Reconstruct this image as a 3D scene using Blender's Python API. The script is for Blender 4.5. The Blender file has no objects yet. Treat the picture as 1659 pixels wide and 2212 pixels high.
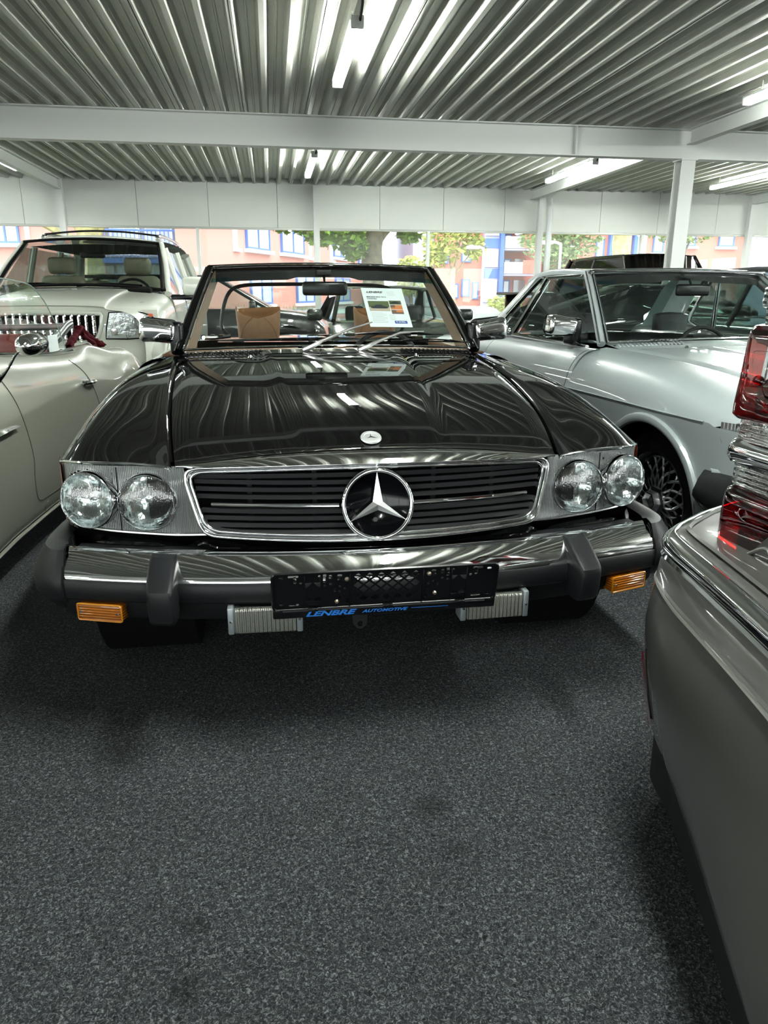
import bpy, bmesh, math, random
from math import sin, cos, pi, radians, sqrt, atan2
from mathutils import Vector, Matrix, noise
random.seed(7)
SC = bpy.context.scene
COL = SC.collection

# ------------------------------------------------------------------ camera, light, exposure
F_PX = 1565.5
cam_d = bpy.data.cameras.new('camera')
cam_d.sensor_fit = 'VERTICAL'
cam_d.sensor_height = 24.0
cam_d.lens = F_PX / 2212.0 * 24.0
cam_d.clip_start = 0.02
cam_d.clip_end = 400
cam_o = bpy.data.objects.new('camera', cam_d)
COL.objects.link(cam_o)
_p, _y, _r = radians(16.88), radians(8.605), radians(0.155)
_f = Vector((sin(_y) * cos(_p), cos(_y) * cos(_p), -sin(_p)))
_rt = Vector((cos(_y), -sin(_y), 0))
_up = _rt.cross(_f)
_rr = _rt * cos(_r) + _up * sin(_r)
_uu = -_rt * sin(_r) + _up * cos(_r)
cam_o.matrix_world = Matrix(((_rr.x, _uu.x, -_f.x, 0), (_rr.y, _uu.y, -_f.y, 0), (_rr.z, _uu.z, -_f.z, 1.1814), (0, 0, 0, 1)))
SC.camera = cam_o

SC.view_settings.view_transform = 'Standard'
SC.view_settings.look = 'None'
SC.view_settings.gamma = 1.0
SC.view_settings.use_curve_mapping = False
SC.view_settings.exposure = 1.85
TUBE_POWER = 70.0
SKY_POWER = 2.1
SC.cycles.use_denoising = True
SC.cycles.max_bounces = 9
SC.cycles.transparent_max_bounces = 24
SC.cycles.caustics_reflective = False
SC.cycles.caustics_refractive = False
SC.cycles.sample_clamp_indirect = 6.0
wd = bpy.data.worlds.new('overcast_sky')
SC.world = wd
wd.use_nodes = True
_n = wd.node_tree.nodes
_bg = _n['Background']
_tc = _n.new('ShaderNodeTexCoord'); _sx = _n.new('ShaderNodeSeparateXYZ'); _cr = _n.new('ShaderNodeValToRGB')
wd.node_tree.links.new(_tc.outputs['Generated'], _sx.inputs[0])
wd.node_tree.links.new(_sx.outputs['Z'], _cr.inputs[0])
wd.node_tree.links.new(_cr.outputs[0], _bg.inputs['Color'])
_cr.color_ramp.elements[0].color = (0.80, 0.86, 0.84, 1)
_cr.color_ramp.elements[1].color = (0.92, 0.97, 1.0, 1)
_bg.inputs['Strength'].default_value = SKY_POWER

# ------------------------------------------------------------------ materials
MATS = {}
def mat(name, col, rough=0.5, metal=0.0, spec=0.5, coat=0.0, emit=0.0, noise_amt=0.0, nscale=20.0, bump=0.0, bscale=60.0, subsurf=0.0, coat_r=0.03):
    if name in MATS: return MATS[name]
    m = bpy.data.materials.new(name); m.use_nodes = True
    nt = m.node_tree; b = nt.nodes['Principled BSDF']
    b.inputs['Base Color'].default_value = (*col, 1)
    b.inputs['Roughness'].default_value = rough
    b.inputs['Metallic'].default_value = metal
    b.inputs['Specular IOR Level'].default_value = spec
    b.inputs['Coat Weight'].default_value = coat
    b.inputs['Coat Roughness'].default_value = coat_r
    if emit:
        b.inputs['Emission Color'].default_value = (*col, 1)
        b.inputs['Emission Strength'].default_value = emit
    if noise_amt:
        tc = nt.nodes.new('ShaderNodeTexCoord'); nz = nt.nodes.new('ShaderNodeTexNoise'); rp = nt.nodes.new('ShaderNodeValToRGB')
        nz.inputs['Scale'].default_value = nscale; nz.inputs['Detail'].default_value = 5
        nt.links.new(tc.outputs['Object'], nz.inputs['Vector']); nt.links.new(nz.outputs['Fac'], rp.inputs[0])
        rp.color_ramp.elements[0].position = 0.3; rp.color_ramp.elements[1].position = 0.7
        rp.color_ramp.elements[0].color = (*[c * (1 - noise_amt) for c in col], 1)
        rp.color_ramp.elements[1].color = (*[min(1, c * (1 + noise_amt)) for c in col], 1)
        nt.links.new(rp.outputs[0], b.inputs['Base Color'])
    if bump:
        tc = nt.nodes.new('ShaderNodeTexCoord'); nz = nt.nodes.new('ShaderNodeTexNoise'); bp = nt.nodes.new('ShaderNodeBump')
        nz.inputs['Scale'].default_value = bscale; nz.inputs['Detail'].default_value = 3
        nt.links.new(tc.outputs['Object'], nz.inputs['Vector']); nt.links.new(nz.outputs['Fac'], bp.inputs['Height'])
        bp.inputs['Strength'].default_value = bump; bp.inputs['Distance'].default_value = 0.01
        nt.links.new(bp.outputs[0], b.inputs['Normal'])
    MATS[name] = m
    return m

def ribbed(name, col, rough, metal, scale, strength, axis='X', dist=0.004, coat=0.0):
    """a material whose surface carries fine moulded ribs"""
    if name in MATS: return MATS[name]
    m = mat(name, col, rough, metal, coat=coat)
    nt = m.node_tree; b = nt.nodes['Principled BSDF']
    tc = nt.nodes.new('ShaderNodeTexCoord'); wv = nt.nodes.new('ShaderNodeTexWave'); bp = nt.nodes.new('ShaderNodeBump')
    wv.bands_direction = axis; wv.inputs['Scale'].default_value = scale
    nt.links.new(tc.outputs['Object'], wv.inputs['Vector']); nt.links.new(wv.outputs['Fac'], bp.inputs['Height'])
    bp.inputs['Strength'].default_value = strength; bp.inputs['Distance'].default_value = dist
    nt.links.new(bp.outputs[0], b.inputs['Normal'])
    return m

def glass(name, tint=(1, 1, 1), ior=1.5, rough=0.0, refl=1.0, ribs=None, base=0.0, dust_haze=0.0):
    """thin pane: see-through with Fresnel mirror reflection"""
    if name in MATS: return MATS[name]
    m = bpy.data.materials.new(name); m.use_nodes = True
    nt = m.node_tree; nt.nodes.clear()
    out = nt.nodes.new('ShaderNodeOutputMaterial'); mx = nt.nodes.new('ShaderNodeMixShader')
    tr = nt.nodes.new('ShaderNodeBsdfTransparent'); gl = nt.nodes.new('ShaderNodeBsdfGlossy'); fr = nt.nodes.new('ShaderNodeMath')
    lw = nt.nodes.new('ShaderNodeLayerWeight'); pw = nt.nodes.new('ShaderNodeMath'); pw.operation = 'POWER'; pw.inputs[1].default_value = 5
    f0 = ((ior - 1) / (ior + 1)) ** 2 * 1.8       # both faces of a thin pane
    fr.operation = 'MULTIPLY_ADD'; fr.inputs[1].default_value = 1 - f0; fr.inputs[2].default_value = f0
    lw.inputs['Blend'].default_value = 0.5
    nt.links.new(lw.outputs['Facing'], pw.inputs[0]); nt.links.new(pw.outputs[0], fr.inputs[0])
    tr.inputs[0].default_value = (*tint, 1); gl.inputs['Roughness'].default_value = rough
    mm = nt.nodes.new('ShaderNodeMath'); mm.operation = 'MULTIPLY_ADD'; mm.inputs[1].default_value = refl; mm.inputs[2].default_value = base
    mm.use_clamp = True
    nt.links.new(fr.outputs[0], mm.inputs[0]); nt.links.new(mm.outputs[0], mx.inputs[0])
    src = tr.outputs[0]
    if dust_haze:     # milky film: outdoor haze put into the panes, dusty veil on windscreens
        tl = nt.nodes.new('ShaderNodeBsdfTranslucent'); tl.inputs[0].default_value = (.9, .92, .9, 1); m2 = nt.nodes.new('ShaderNodeMixShader'); m2.inputs[0].default_value = dust_haze
        nt.links.new(tr.outputs[0], m2.inputs[1]); nt.links.new(tl.outputs[0], m2.inputs[2]); src = m2.outputs[0]
    nt.links.new(src, mx.inputs[1]); nt.links.new(gl.outputs[0], mx.inputs[2]); nt.links.new(mx.outputs[0], out.inputs[0])
    if ribs:
        sc, st, ax = ribs
        tc = nt.nodes.new('ShaderNodeTexCoord'); wv = nt.nodes.new('ShaderNodeTexWave'); bp = nt.nodes.new('ShaderNodeBump')
        wv.bands_direction = ax; wv.inputs['Scale'].default_value = sc; wv.inputs['Distortion'].default_value = 1.5; wv.inputs['Detail Scale'].default_value = 2
        nt.links.new(tc.outputs['Object'], wv.inputs['Vector']); nt.links.new(wv.outputs['Fac'], bp.inputs['Height'])
        bp.inputs['Strength'].default_value = st; bp.inputs['Distance'].default_value = 0.01
        nt.links.new(bp.outputs[0], gl.inputs['Normal'])
    MATS[name] = m
    return m

BLACK = mat('black paint', (0.003, 0.003, 0.0032), 0.5, spec=0.0, coat=1.0, coat_r=0.012)
WHITE = mat('pale grey paint', (0.36, 0.405, 0.415), 0.35, coat=1.0)
SUVW = mat('pearl white paint', (0.50, 0.52, 0.465), 0.35, coat=1.0)
SAND = mat('grey beige paint', (0.31, 0.315, 0.265), 0.3, coat=1.0)
TAUPE = mat('taupe metallic paint', (0.052, 0.051, 0.046), 0.42, 0.3, coat=0.8, noise_amt=0.04, nscale=400)
CHROME = mat('chrome', (0.86, 0.87, 0.88), 0.045, 1.0)
CHROME_D = mat('worn chrome', (0.6, 0.6, 0.6), 0.16, 1.0)
STEEL = mat('brushed wiper steel', (0.55, 0.55, 0.56), 0.3, 0.9)
RUBBER = mat('black rubber', (0.008, 0.0085, 0.010), 0.44, spec=0.28, bump=0.08, bscale=300)
RUB_D = mat('dull black rubber', (0.005, 0.005, 0.006), 0.6, spec=0.25)
PLAST = mat('black plastic', (0.004, 0.004, 0.005), 0.25, spec=0.35)
GAP = mat('shut line black', (0.003, 0.003, 0.003), 0.8, spec=0.1)
SLAT = mat('dark slat plastic', (0.024, 0.024, 0.027), 0.5, spec=0.3)
TAN = mat('tan leather', (0.19, 0.088, 0.034), 0.45, noise_amt=0.12, nscale=30, bump=0.15, bscale=220)
TAND = mat('tan padding', (0.135, 0.078, 0.042), 0.6, noise_amt=0.1, nscale=12)
NAVY = mat('dark leather', (0.012, 0.014, 0.022), 0.4)
DARKI = mat('dark interior', (0.012, 0.012, 0.013), 0.7)
REDI = mat('dark red leather', (0.16, 0.02, 0.02), 0.45)
CREAM = mat('beige leather', (0.36, 0.33, 0.25), 0.55)
AMBER = ribbed('amber lens', (0.30, 0.085, 0.002), 0.10, 0.0, 44, 0.7, 'Z', coat=1.0)
REDL = mat('red lens deep', (0.22, 0.001, 0.006), 0.06, coat=1.0)
ORED = mat('orange red marker lens', (0.60, 0.09, 0.03), 0.12, coat=1.0)
HOUSE = ribbed('ribbed lamp surround', (0.42, 0.44, 0.44), 0.26, 0.75, 66, 0.55, 'X', 0.004)
REFL = mat('lamp reflector', (0.66, 0.69, 0.69), 0.16, 1.0, bump=0.55, bscale=22)
LENS = glass('headlamp lens', (0.9, 0.95, 0.95), 1.5, 0.10, 1.6, ribs=(85, 0.30, 'X'), base=0.16)
FOGL = ribbed('fog lamp lens', (0.62, 0.63, 0.56), 0.18, 0.75, 30, 1.0, 'X', dist=0.008, coat=1.0)
WGLASS = glass('windscreen glass', (0.90, 0.96, 0.93), 1.45, 0.0, 1.0, dust_haze=0.006)
WTINT = glass('blue tinted band', (0.30, 0.72, 0.88), 1.45)
PANE = glass('window pane glass', (0.95, 0.98, 0.98), 1.4, 0.0, 0.8, dust_haze=0.06)
DGLASS = glass('dark car glass', (0.42, 0.50, 0.47), 1.5, 0.0, 1.1)
CLEARL = glass('clear lamp plastic', (0.86, 0.88, 0.86), 1.5, 0.05, 2.0, ribs=(30, 0.4, 'Z'), base=0.35)
REDGL = glass('red lamp plastic', (0.34, 0.003, 0.012), 1.5, 0.02, 1.3, base=0.04)
MIRR = mat('mirror glass', (0.8, 0.82, 0.84), 0.02, 1.0)
PAPER = mat('white paper', (0.80, 0.82, 0.86), 0.7)
BLUE = mat('blue print', (0.03, 0.22, 0.75), 0.4)
DBLUE = mat('dark blue print', (0.02, 0.06, 0.33), 0.5)
INK = mat('black print', (0.02, 0.02, 0.03), 0.6)
GINK = mat('grey print', (0.35, 0.36, 0.38), 0.6)
TYRE = mat('tyre rubber', (0.006, 0.006, 0.0065), 0.75, bump=0.2, bscale=120)
RIM = mat('dark silver alloy', (0.55, 0.56, 0.57), 0.22, 1.0)
PAINTW = mat('white painted steel', (0.56, 0.575, 0.56), 0.45)
FASCIA = mat('white fascia panel', (0.56, 0.58, 0.545), 0.5, noise_amt=0.015, nscale=3)
DECKM = mat('galvanised deck', (0.44, 0.445, 0.405), 0.40, 0.0, noise_amt=0.05, nscale=4)
LAMPW = mat('lit tube', (0.94, 1.0, 0.93), 0.4, emit=TUBE_POWER)

# ------------------------------------------------------------------ helpers
def link(o, parent=None):
    COL.objects.link(o)
    if parent is not None: o.parent = parent
    return o

def mesh(name, V, Fc, m, parent=None, smooth=True, angle=38):
    me = bpy.data.meshes.new(name)
    me.from_pydata([tuple(v) for v in V], [], Fc)
    me.validate(); me.update()
    if m is not None: me.materials.append(m)
    if smooth:
        me.shade_smooth()
        me.set_sharp_from_angle(angle=radians(angle))
    o = bpy.data.objects.new(name, me)
    return link(o, parent)

def empty(name, loc=(0, 0, 0), rz=0.0, parent=None):
    o = bpy.data.objects.new(name, None)
    o.empty_display_size = 0.1
    o.location = loc; o.rotation_euler = (0, 0, rz)
    return link(o, parent)

def tag(o, label, cat, group=None):
    o['label'] = label; o['category'] = cat
    if group: o['group'] = group
    return o

def struct(o):
    o['kind'] = 'structure'; return o

class MB:
    """collects shapes into one mesh"""
    def __init__(s): s.V = []; s.F = []
    def add(s, V, Fc):
        n = len(s.V); s.V += [Vector(v) for v in V]; s.F += [tuple(i + n for i in f) for f in Fc]; return s
    def box(s, a, b):
        x0, y0, z0 = a; x1, y1, z1 = b
        return s.add([(x0, y0, z0), (x1, y0, z0), (x1, y1, z0), (x0, y1, z0), (x0, y0, z1), (x1, y0, z1), (x1, y1, z1), (x0, y1, z1)],
                     [(0, 3, 2, 1), (4, 5, 6, 7), (0, 1, 5, 4), (1, 2, 6, 5), (2, 3, 7, 6), (3, 0, 4, 7)])
    def build(s, name, m, parent=None, smooth=True, angle=38): return mesh(name, s.V, s.F, m, parent, smooth, angle)

def rbox(a, b, r=0.01, seg=2):
    bm = bmesh.new(); bmesh.ops.create_cube(bm, size=1)
    for v in bm.verts:
        v.co = Vector([(a[i] + b[i]) / 2 + v.co[i] * (b[i] - a[i]) for i in range(3)])
    bmesh.ops.bevel(bm, geom=list(bm.edges), offset=r, segments=seg, affect='EDGES', profile=0.5)
    bm.verts.index_update()
    V = [v.co.copy() for v in bm.verts]; Fc = [tuple(v.index for v in f.verts) for f in bm.faces]; bm.free()
    return V, Fc

def crom(P, n):
    """resample control points with a Catmull-Rom spline into n points"""
    P = [Vector(p) for p in P]; k = len(P) - 1; out = []
    for i in range(n):
        t = i / (n - 1) * k; j = min(int(t), k - 1); u = t - j
        p1, p2 = P[j], P[j + 1]
        p0 = P[j - 1] if j > 0 else p1 * 2 - p2
        p3 = P[j + 2] if j + 2 <= k else p2 * 2 - p1
        out.append(0.5 * ((2 * p1) + (p2 - p0) * u + (2 * p0 - 5 * p1 + 4 * p2 - p3) * u * u + (3 * p1 - p0 - 3 * p2 + p3) * u ** 3))
    return out

def tab(T, x):
    """smooth (monotone) table lookup"""
    if x <= T[0][0]: return T[0][1]
    if x >= T[-1][0]: return T[-1][1]
    n = len(T)
    for i in range(n - 1):
        if T[i][0] <= x <= T[i + 1][0]: break
    def sl(j):
        if j <= 0 or j >= n - 1: 
            a = max(0, min(j, n - 2)); return (T[a + 1][1] - T[a][1]) / (T[a + 1][0] - T[a][0])
        d0 = (T[j][1] - T[j - 1][1]) / (T[j][0] - T[j - 1][0]); d1 = (T[j + 1][1] - T[j][1]) / (T[j + 1][0] - T[j][0])
        return 0 if d0 * d1 <= 0 else 2 * d0 * d1 / (d0 + d1)
    h = T[i + 1][0] - T[i][0]; u = (x - T[i][0]) / h
    m0, m1 = sl(i) * h, sl(i + 1) * h
    return (2 * u ** 3 - 3 * u * u + 1) * T[i][1] + (u ** 3 - 2 * u * u + u) * m0 + (-2 * u ** 3 + 3 * u * u) * T[i + 1][1] + (u ** 3 - u * u) * m1

_ST = {}
def stab(T, x, w=.07):
    """table lookup with a rounded, fair curve"""
    k = id(T)
    if k not in _ST:
        a, b = T[0][0], T[-1][0]; L = b - a; N = 240; ms = (T[1][1] - T[0][1]) / (T[1][0] - T[0][0]); me_ = (T[-1][1] - T[-2][1]) / (T[-1][0] - T[-2][0])
        def ext(q): return T[0][1] + (q - a) * ms if q < a else (T[-1][1] + (q - b) * me_ if q > b else tab(T, q))
        P = [ext(a + L * i / N) for i in range(-60, N + 61)]
        for _ in range(3): P = [sum(P[max(0, min(len(P) - 1, i + d))] for d in range(-7, 8)) / 15 for i in range(len(P))]
        _ST[k] = (a, L, N, P, T)
    a, L, N, P, _ = _ST[k]
    t = max(-55.0, min(N + 55.0, (x - a) / L * N)) + 60; i = int(t); return P[i] + (P[i + 1] - P[i]) * (t - i)

def grid(rows, flip=False, close=False, keep=None):
    n = len(rows[0]); V = [v for r in rows for v in r]; Fc = []
    for i in range(len(rows) - 1):
        for j in range(n if close else n - 1):
            k = (j + 1) % n
            f = (i * n + j, i * n + k, (i + 1) * n + k, (i + 1) * n + j)
            if keep is not None and not keep(sum((Vector(V[q]) for q in f), Vector()) / 4): continue
            Fc.append(f[::-1] if flip else f)
    return V, Fc

def surf(rows, nu, nv):
    """bicubic surface through control rows: nu samples along a row, nv rows"""
    a = [crom(r, nu) for r in rows]
    cols = [crom([a[i][j] for i in range(len(a))], nv) for j in range(nu)]
    return [[cols[j][i] for j in range(nu)] for i in range(nv)]

def fair(rows, n=40, edge_j=()):
    """low-pass the interior of a surface grid without shrinking it"""
    H_, W_ = len(rows), len(rows[0]); R = [[v.copy() for v in r] for r in rows]
    for it in range(n):
        for k in (.5, -.52):
            N = [[v.copy() for v in r] for r in R]
            for i in range(1, H_ - 1):
                for j in range(1, W_ - 1):
                    N[i][j] = R[i][j] + ((R[i - 1][j] + R[i + 1][j] + R[i][j - 1] + R[i][j + 1]) / 4 - R[i][j]) * k
            R = N
    return R

def mir(V): return [Vector((-v[0], v[1], v[2])) for v in V]

def tube(path, r, seg=10, closed=False, cap=True, flat=None):
    P = [Vector(p) for p in path]; n = len(P); V = []; Fc = []
    R = r if isinstance(r, (list, tuple)) else [r] * n
    def tan(i):
        if closed: return (P[(i + 1) % n] - P[i - 1]).normalized()
        return (P[min(i + 1, n - 1)] - P[max(i - 1, 0)]).normalized()
    t = tan(0); up = Vector((0, 0, 1)) if abs(t.z) < 0.9 else Vector((0, 1, 0))
    a = t.cross(up).normalized()
    for i in range(n):
        t = tan(i); a = (a - t * a.dot(t)).normalized(); b = t.cross(a)
        for k in range(seg):
            w = 2 * pi * k / seg
            V.append(P[i] + (a * cos(w) + b * sin(w) * (flat or 1)) * R[i])
    m = n if closed else n - 1
    for i in range(m):
        for k in range(seg):
            j = (i + 1) % n
            Fc.append((i * seg + k, i * seg + (k + 1) % seg, j * seg + (k + 1) % seg, j * seg + k))
    if cap and not closed:
        Fc.append(tuple(range(seg))[::-1]); Fc.append(tuple((n - 1) * seg + k for k in range(seg)))
    return V, Fc

def lathe(prof, seg=32, M=None, cap=False):
    """profile (r, h) about local Z, moved by matrix M"""
    V = []; Fc = []
    for (r, h) in prof:
        for k in range(seg):
            w = 2 * pi * k / seg; V.append(Vector((r * cos(w), r * sin(w), h)))
    for i in range(len(prof) - 1):
        for k in range(seg):
            Fc.append((i * seg + k, i * seg + (k + 1) % seg, (i + 1) * seg + (k + 1) % seg, (i + 1) * seg + k))
    if cap:
        Fc.append(tuple(range(seg))[::-1]); Fc.append(tuple((len(prof) - 1) * seg + k for k in range(seg)))
    if M is not None: V = [M @ v for v in V]
    return V, Fc

def facing(c, n, up=(0, 0, 1)):
    """matrix whose local Z looks along n, local Y near up"""
    z = Vector(n).normalized(); x = Vector(up).cross(z).normalized(); y = z.cross(x)
    return Matrix(((x.x, y.x, z.x, c[0]), (x.y, y.y, z.y, c[1]), (x.z, y.z, z.z, c[2]), (0, 0, 0, 1)))

def arc(c, r, a0, a1, n, M=None):
    out = [Vector((c[0] + r * cos(a0 + (a1 - a0) * i / (n - 1)), c[1] + r * sin(a0 + (a1 - a0) * i / (n - 1)), 0)) for i in range(n)]
    return [M @ v for v in out] if M is not None else out

def rrect(w, h, r, n=5, cx=0, cy=0):
    out = []
    for (sx, sy, a) in ((1, 1, 0), (-1, 1, pi / 2), (-1, -1, pi), (1, -1, 3 * pi / 2)):
        for i in range(n):
            t = a + pi / 2 * i / (n - 1)
            out.append((cx + sx * (w / 2 - r) + r * cos(t), cy + sy * (h / 2 - r) + r * sin(t)))
    return out

def cutplate(outline, holes, th, M, bevel=0.0):
    """flat sheet with real holes (2D curve fill), thickness th, moved by matrix M"""
    cu = bpy.data.curves.new('tmp', 'CURVE'); cu.dimensions = '2D'; cu.fill_mode = 'BOTH'; cu.extrude = th / 2; cu.bevel_depth = bevel
    for pl in [outline] + holes:
        sp = cu.splines.new('POLY'); sp.points.add(len(pl) - 1)
        for i, q in enumerate(pl): sp.points[i].co = (q[0], q[1], 0, 1)
        sp.use_cyclic_u = True
    ob = bpy.data.objects.new('tmp', cu)
    me = bpy.data.meshes.new_from_object(ob)
    V = [M @ v.co for v in me.vertices]; Fc = [tuple(p.vertices) for p in me.polygons]
    bpy.data.objects.remove(ob); bpy.data.curves.remove(cu); bpy.data.meshes.remove(me)
    return V, Fc

def text(name, s, size, M, m, parent, ext=0.0006, shear=0.0, off=0.0, width=None):
    cu = bpy.data.curves.new(name, 'FONT'); cu.body = s; cu.size = size; cu.extrude = ext; cu.shear = shear; cu.offset = off
    cu.resolution_u = 3
    ob = bpy.data.objects.new(name, cu)
    me = bpy.data.meshes.new_from_object(ob)
    V = [v.co.copy() for v in me.vertices]; Fc = [tuple(p.vertices) for p in me.polygons]
    bpy.data.objects.remove(ob)
    if width and V:
        x0 = min(v.x for v in V); x1 = max(v.x for v in V); k = width / (x1 - x0)
        V = [Vector(((v.x - x0) * k, v.y, v.z)) for v in V]
    return mesh(name, [M @ v for v in V], Fc, m, parent, smooth=False)

def both(fn):
    for s in (-1, 1): fn(s)

def side(V, s): return V if s > 0 else mir(V)
def sflip(Fc, s): return Fc if s > 0 else [f[::-1] for f in Fc]

# ------------------------------------------------------------------ structure: floor, ceiling, walls
def carpet_material():
    m = bpy.data.materials.new('speckled carpet'); m.use_nodes = True; nt = m.node_tree; b = nt.nodes['Principled BSDF']
    N = nt.nodes.new; L = nt.links.new
    tc = N('ShaderNodeTexCoord'); n1 = N('ShaderNodeTexNoise'); n1.inputs['Scale'].default_value = 150; n1.inputs['Detail'].default_value = 6; n1.inputs['Roughness'].default_value = 0.75
    n1.inputs['Distortion'].default_value = 1.2
    r1 = N('ShaderNodeValToRGB'); e = r1.color_ramp.elements
    e[0].position = 0.36; e[0].color = (0.006, 0.007, 0.008, 1); e[1].position = 0.66; e[1].color = (0.26, 0.278, 0.288, 1)
    q = r1.color_ramp.elements.new(0.52); q.color = (0.042, 0.046, 0.050, 1)
    n2 = N('ShaderNodeTexNoise'); n2.inputs['Scale'].default_value = 3.0; n2.inputs['Detail'].default_value = 3
    r2 = N('ShaderNodeValToRGB'); r2.color_ramp.elements[0].position = 0.3; r2.color_ramp.elements[0].color = (0.82, 0.82, 0.82, 1); r2.color_ramp.elements[1].position = 0.7
    mx = N('ShaderNodeMix'); mx.data_type = 'RGBA'; mx.blend_type = 'MULTIPLY'; mx.inputs['Factor'].default_value = 1
    L(tc.outputs['Object'], n1.inputs['Vector']); L(tc.outputs['Object'], n2.inputs['Vector'])
    L(n1.outputs['Fac'], r1.inputs[0]); L(n2.outputs['Fac'], r2.inputs[0]); L(r1.outputs[0], mx.inputs['A']); L(r2.outputs[0], mx.inputs['B'])
    last = mx.outputs['Result']
    # a few old stains in the pile (position, radius, depth)
    for (x, y, r, k) in ((-0.20, 1.02, 0.030, 0.55), (-0.21, 0.85 + 0.02, 0.022, 0.4), (-0.19, 1.16, 0.025, 0.6), (0.33, 1.42, 0.05, 0.55), (0.36, 1.28, 0.035, 0.7), (-0.42, 1.75, 0.07, 0.6)):
        vs = N('ShaderNodeVectorMath'); vs.operation = 'DISTANCE'; vs.inputs[1].default_value = (x, y, 0)
        mr = N('ShaderNodeMapRange'); mr.inputs[1].default_value = r * 0.4; mr.inputs[2].default_value = r * 1.3; mr.inputs[3].default_value = k; mr.inputs[4].default_value = 1
        mm = N('ShaderNodeMix'); mm.data_type = 'RGBA'; mm.blend_type = 'MULTIPLY'; mm.inputs['Factor'].default_value = 1
        L(tc.outputs['Object'], vs.inputs[0]); L(vs.outputs['Value'], mr.inputs[0]); L(last, mm.inputs['A'])
        cc = N('ShaderNodeCombineColor'); L(mr.outputs[0], cc.inputs[0]); L(mr.outputs[0], cc.inputs[1]); L(mr.outputs[0], cc.inputs[2])
        L(cc.outputs[0], mm.inputs['B']); last = mm.outputs['Result']
    L(last, b.inputs['Base Color']); b.inputs['Roughness'].default_value = 0.95; b.inputs['Specular IOR Level'].default_value = 0.15
    bp = N('ShaderNodeBump'); bp.inputs['Strength'].default_value = 0.9; bp.inputs['Distance'].default_value = 0.004
    L(n1.outputs['Fac'], bp.inputs['Height']); L(bp.outputs[0], b.inputs['Normal'])
    return m

struct(MB().box((-16, -9, -0.2), (17, 16.45, 0)).build('floor', carpet_material(), smooth=False))

def build_ceiling():
    top = struct(empty('ceiling', (0, 0, 3.3)))
    # one deck sheet: three ribs, 0.75 m wide
    prof = []
    fl, web, tf, H = 0.044, 0.034, 0.138, 0.106
    def one(x0, first, last):
        p = []
        p += [(x0 - (0.0 if first else fl / 2), 0.0 if not first else 0.0)]
        p += [(x0 + fl / 2, 0), (x0 + fl / 2 + web * 0.5, H * 0.5), (x0 + fl / 2 + web * 0.62, H * 0.56), (x0 + fl / 2 + web, H)]
        a = x0 + fl / 2 + web
        p += [(a + tf * 0.40, H), (a + tf * 0.45, H - 0.008), (a + tf * 0.55, H - 0.008), (a + tf * 0.60, H), (a + tf, H)]
        b = a + tf
        p += [(b + web * 0.38, H * 0.56), (b + web * 0.5, H * 0.5), (b + web, 0)]
        return p
    for k in range(3): prof += one(k * 0.25, k == 0, k == 2)
    prof += [(0.75 - 0.004, 0.0)]
    prof[0] = (0.004, 0.0)
    for i in range(-22, 22):
        x0 = -0.23 + 0.75 * i
        V = []; Fc = []
        if i == -22:
            for y in (-9.0, 16.42):
                V += [(x, y, z) for x, z in prof]
            n = len(prof)
            Fc = [(j, j + 1, n + j + 1, n + j) for j in range(n - 1) if abs(prof[j][0] - prof[j + 1][0]) + abs(prof[j][1] - prof[j + 1][1]) > 1e-5]
            o = mesh('deck_sheet', V, Fc, DECKM, top, smooth=False)
            me = o.data
        else:
            o = link(bpy.data.objects.new('deck_sheet', me), top)
        o.location = (x0, 0, 0.0 if i % 2 else 0.0015)
    mesh('roof_slab', *MB2((-16.6, -9.3, 0.108), (17.2, 16.7, 0.2)), PAINTW, top, smooth=False)
def MB2(a, b):
    m = MB().box(a, b); return m.V, m.F
build_ceiling()

def ibeam(p0, p1, zt, zb, w, tf=0.014, tw=0.010):
    """I-section beam between two plan points"""
    p0 = Vector((*p0, 0)); p1 = Vector((*p1, 0)); d = (p1 - p0).normalized(); n = Vector((-d.y, d.x, 0))
    m = MB()
    def bar(a, b, z0, z1):
        V = []
        for p in (p0, p1):
            for (q, z) in ((a, z0), (b, z0), (b, z1), (a, z1)): V.append(p + n * q + Vector((0, 0, z)))
        m.add(V, [(0, 1, 2, 3), (7, 6, 5, 4), (0, 4, 5, 1), (1, 5, 6, 2), (2, 6, 7, 3), (3, 7, 4, 0)])
    bar(-w / 2, w / 2, zt - tf, zt); bar(-w / 2, w / 2, zb, zb + tf); bar(-tw / 2, tw / 2, zb + tf, zt - tf)
    return m

TRIM = [0]
def trim(m, material=PAINTW, **k):
    TRIM[0] += 1
    return struct(m.build('trim_%d' % TRIM[0], material, smooth=False, **k))

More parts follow.
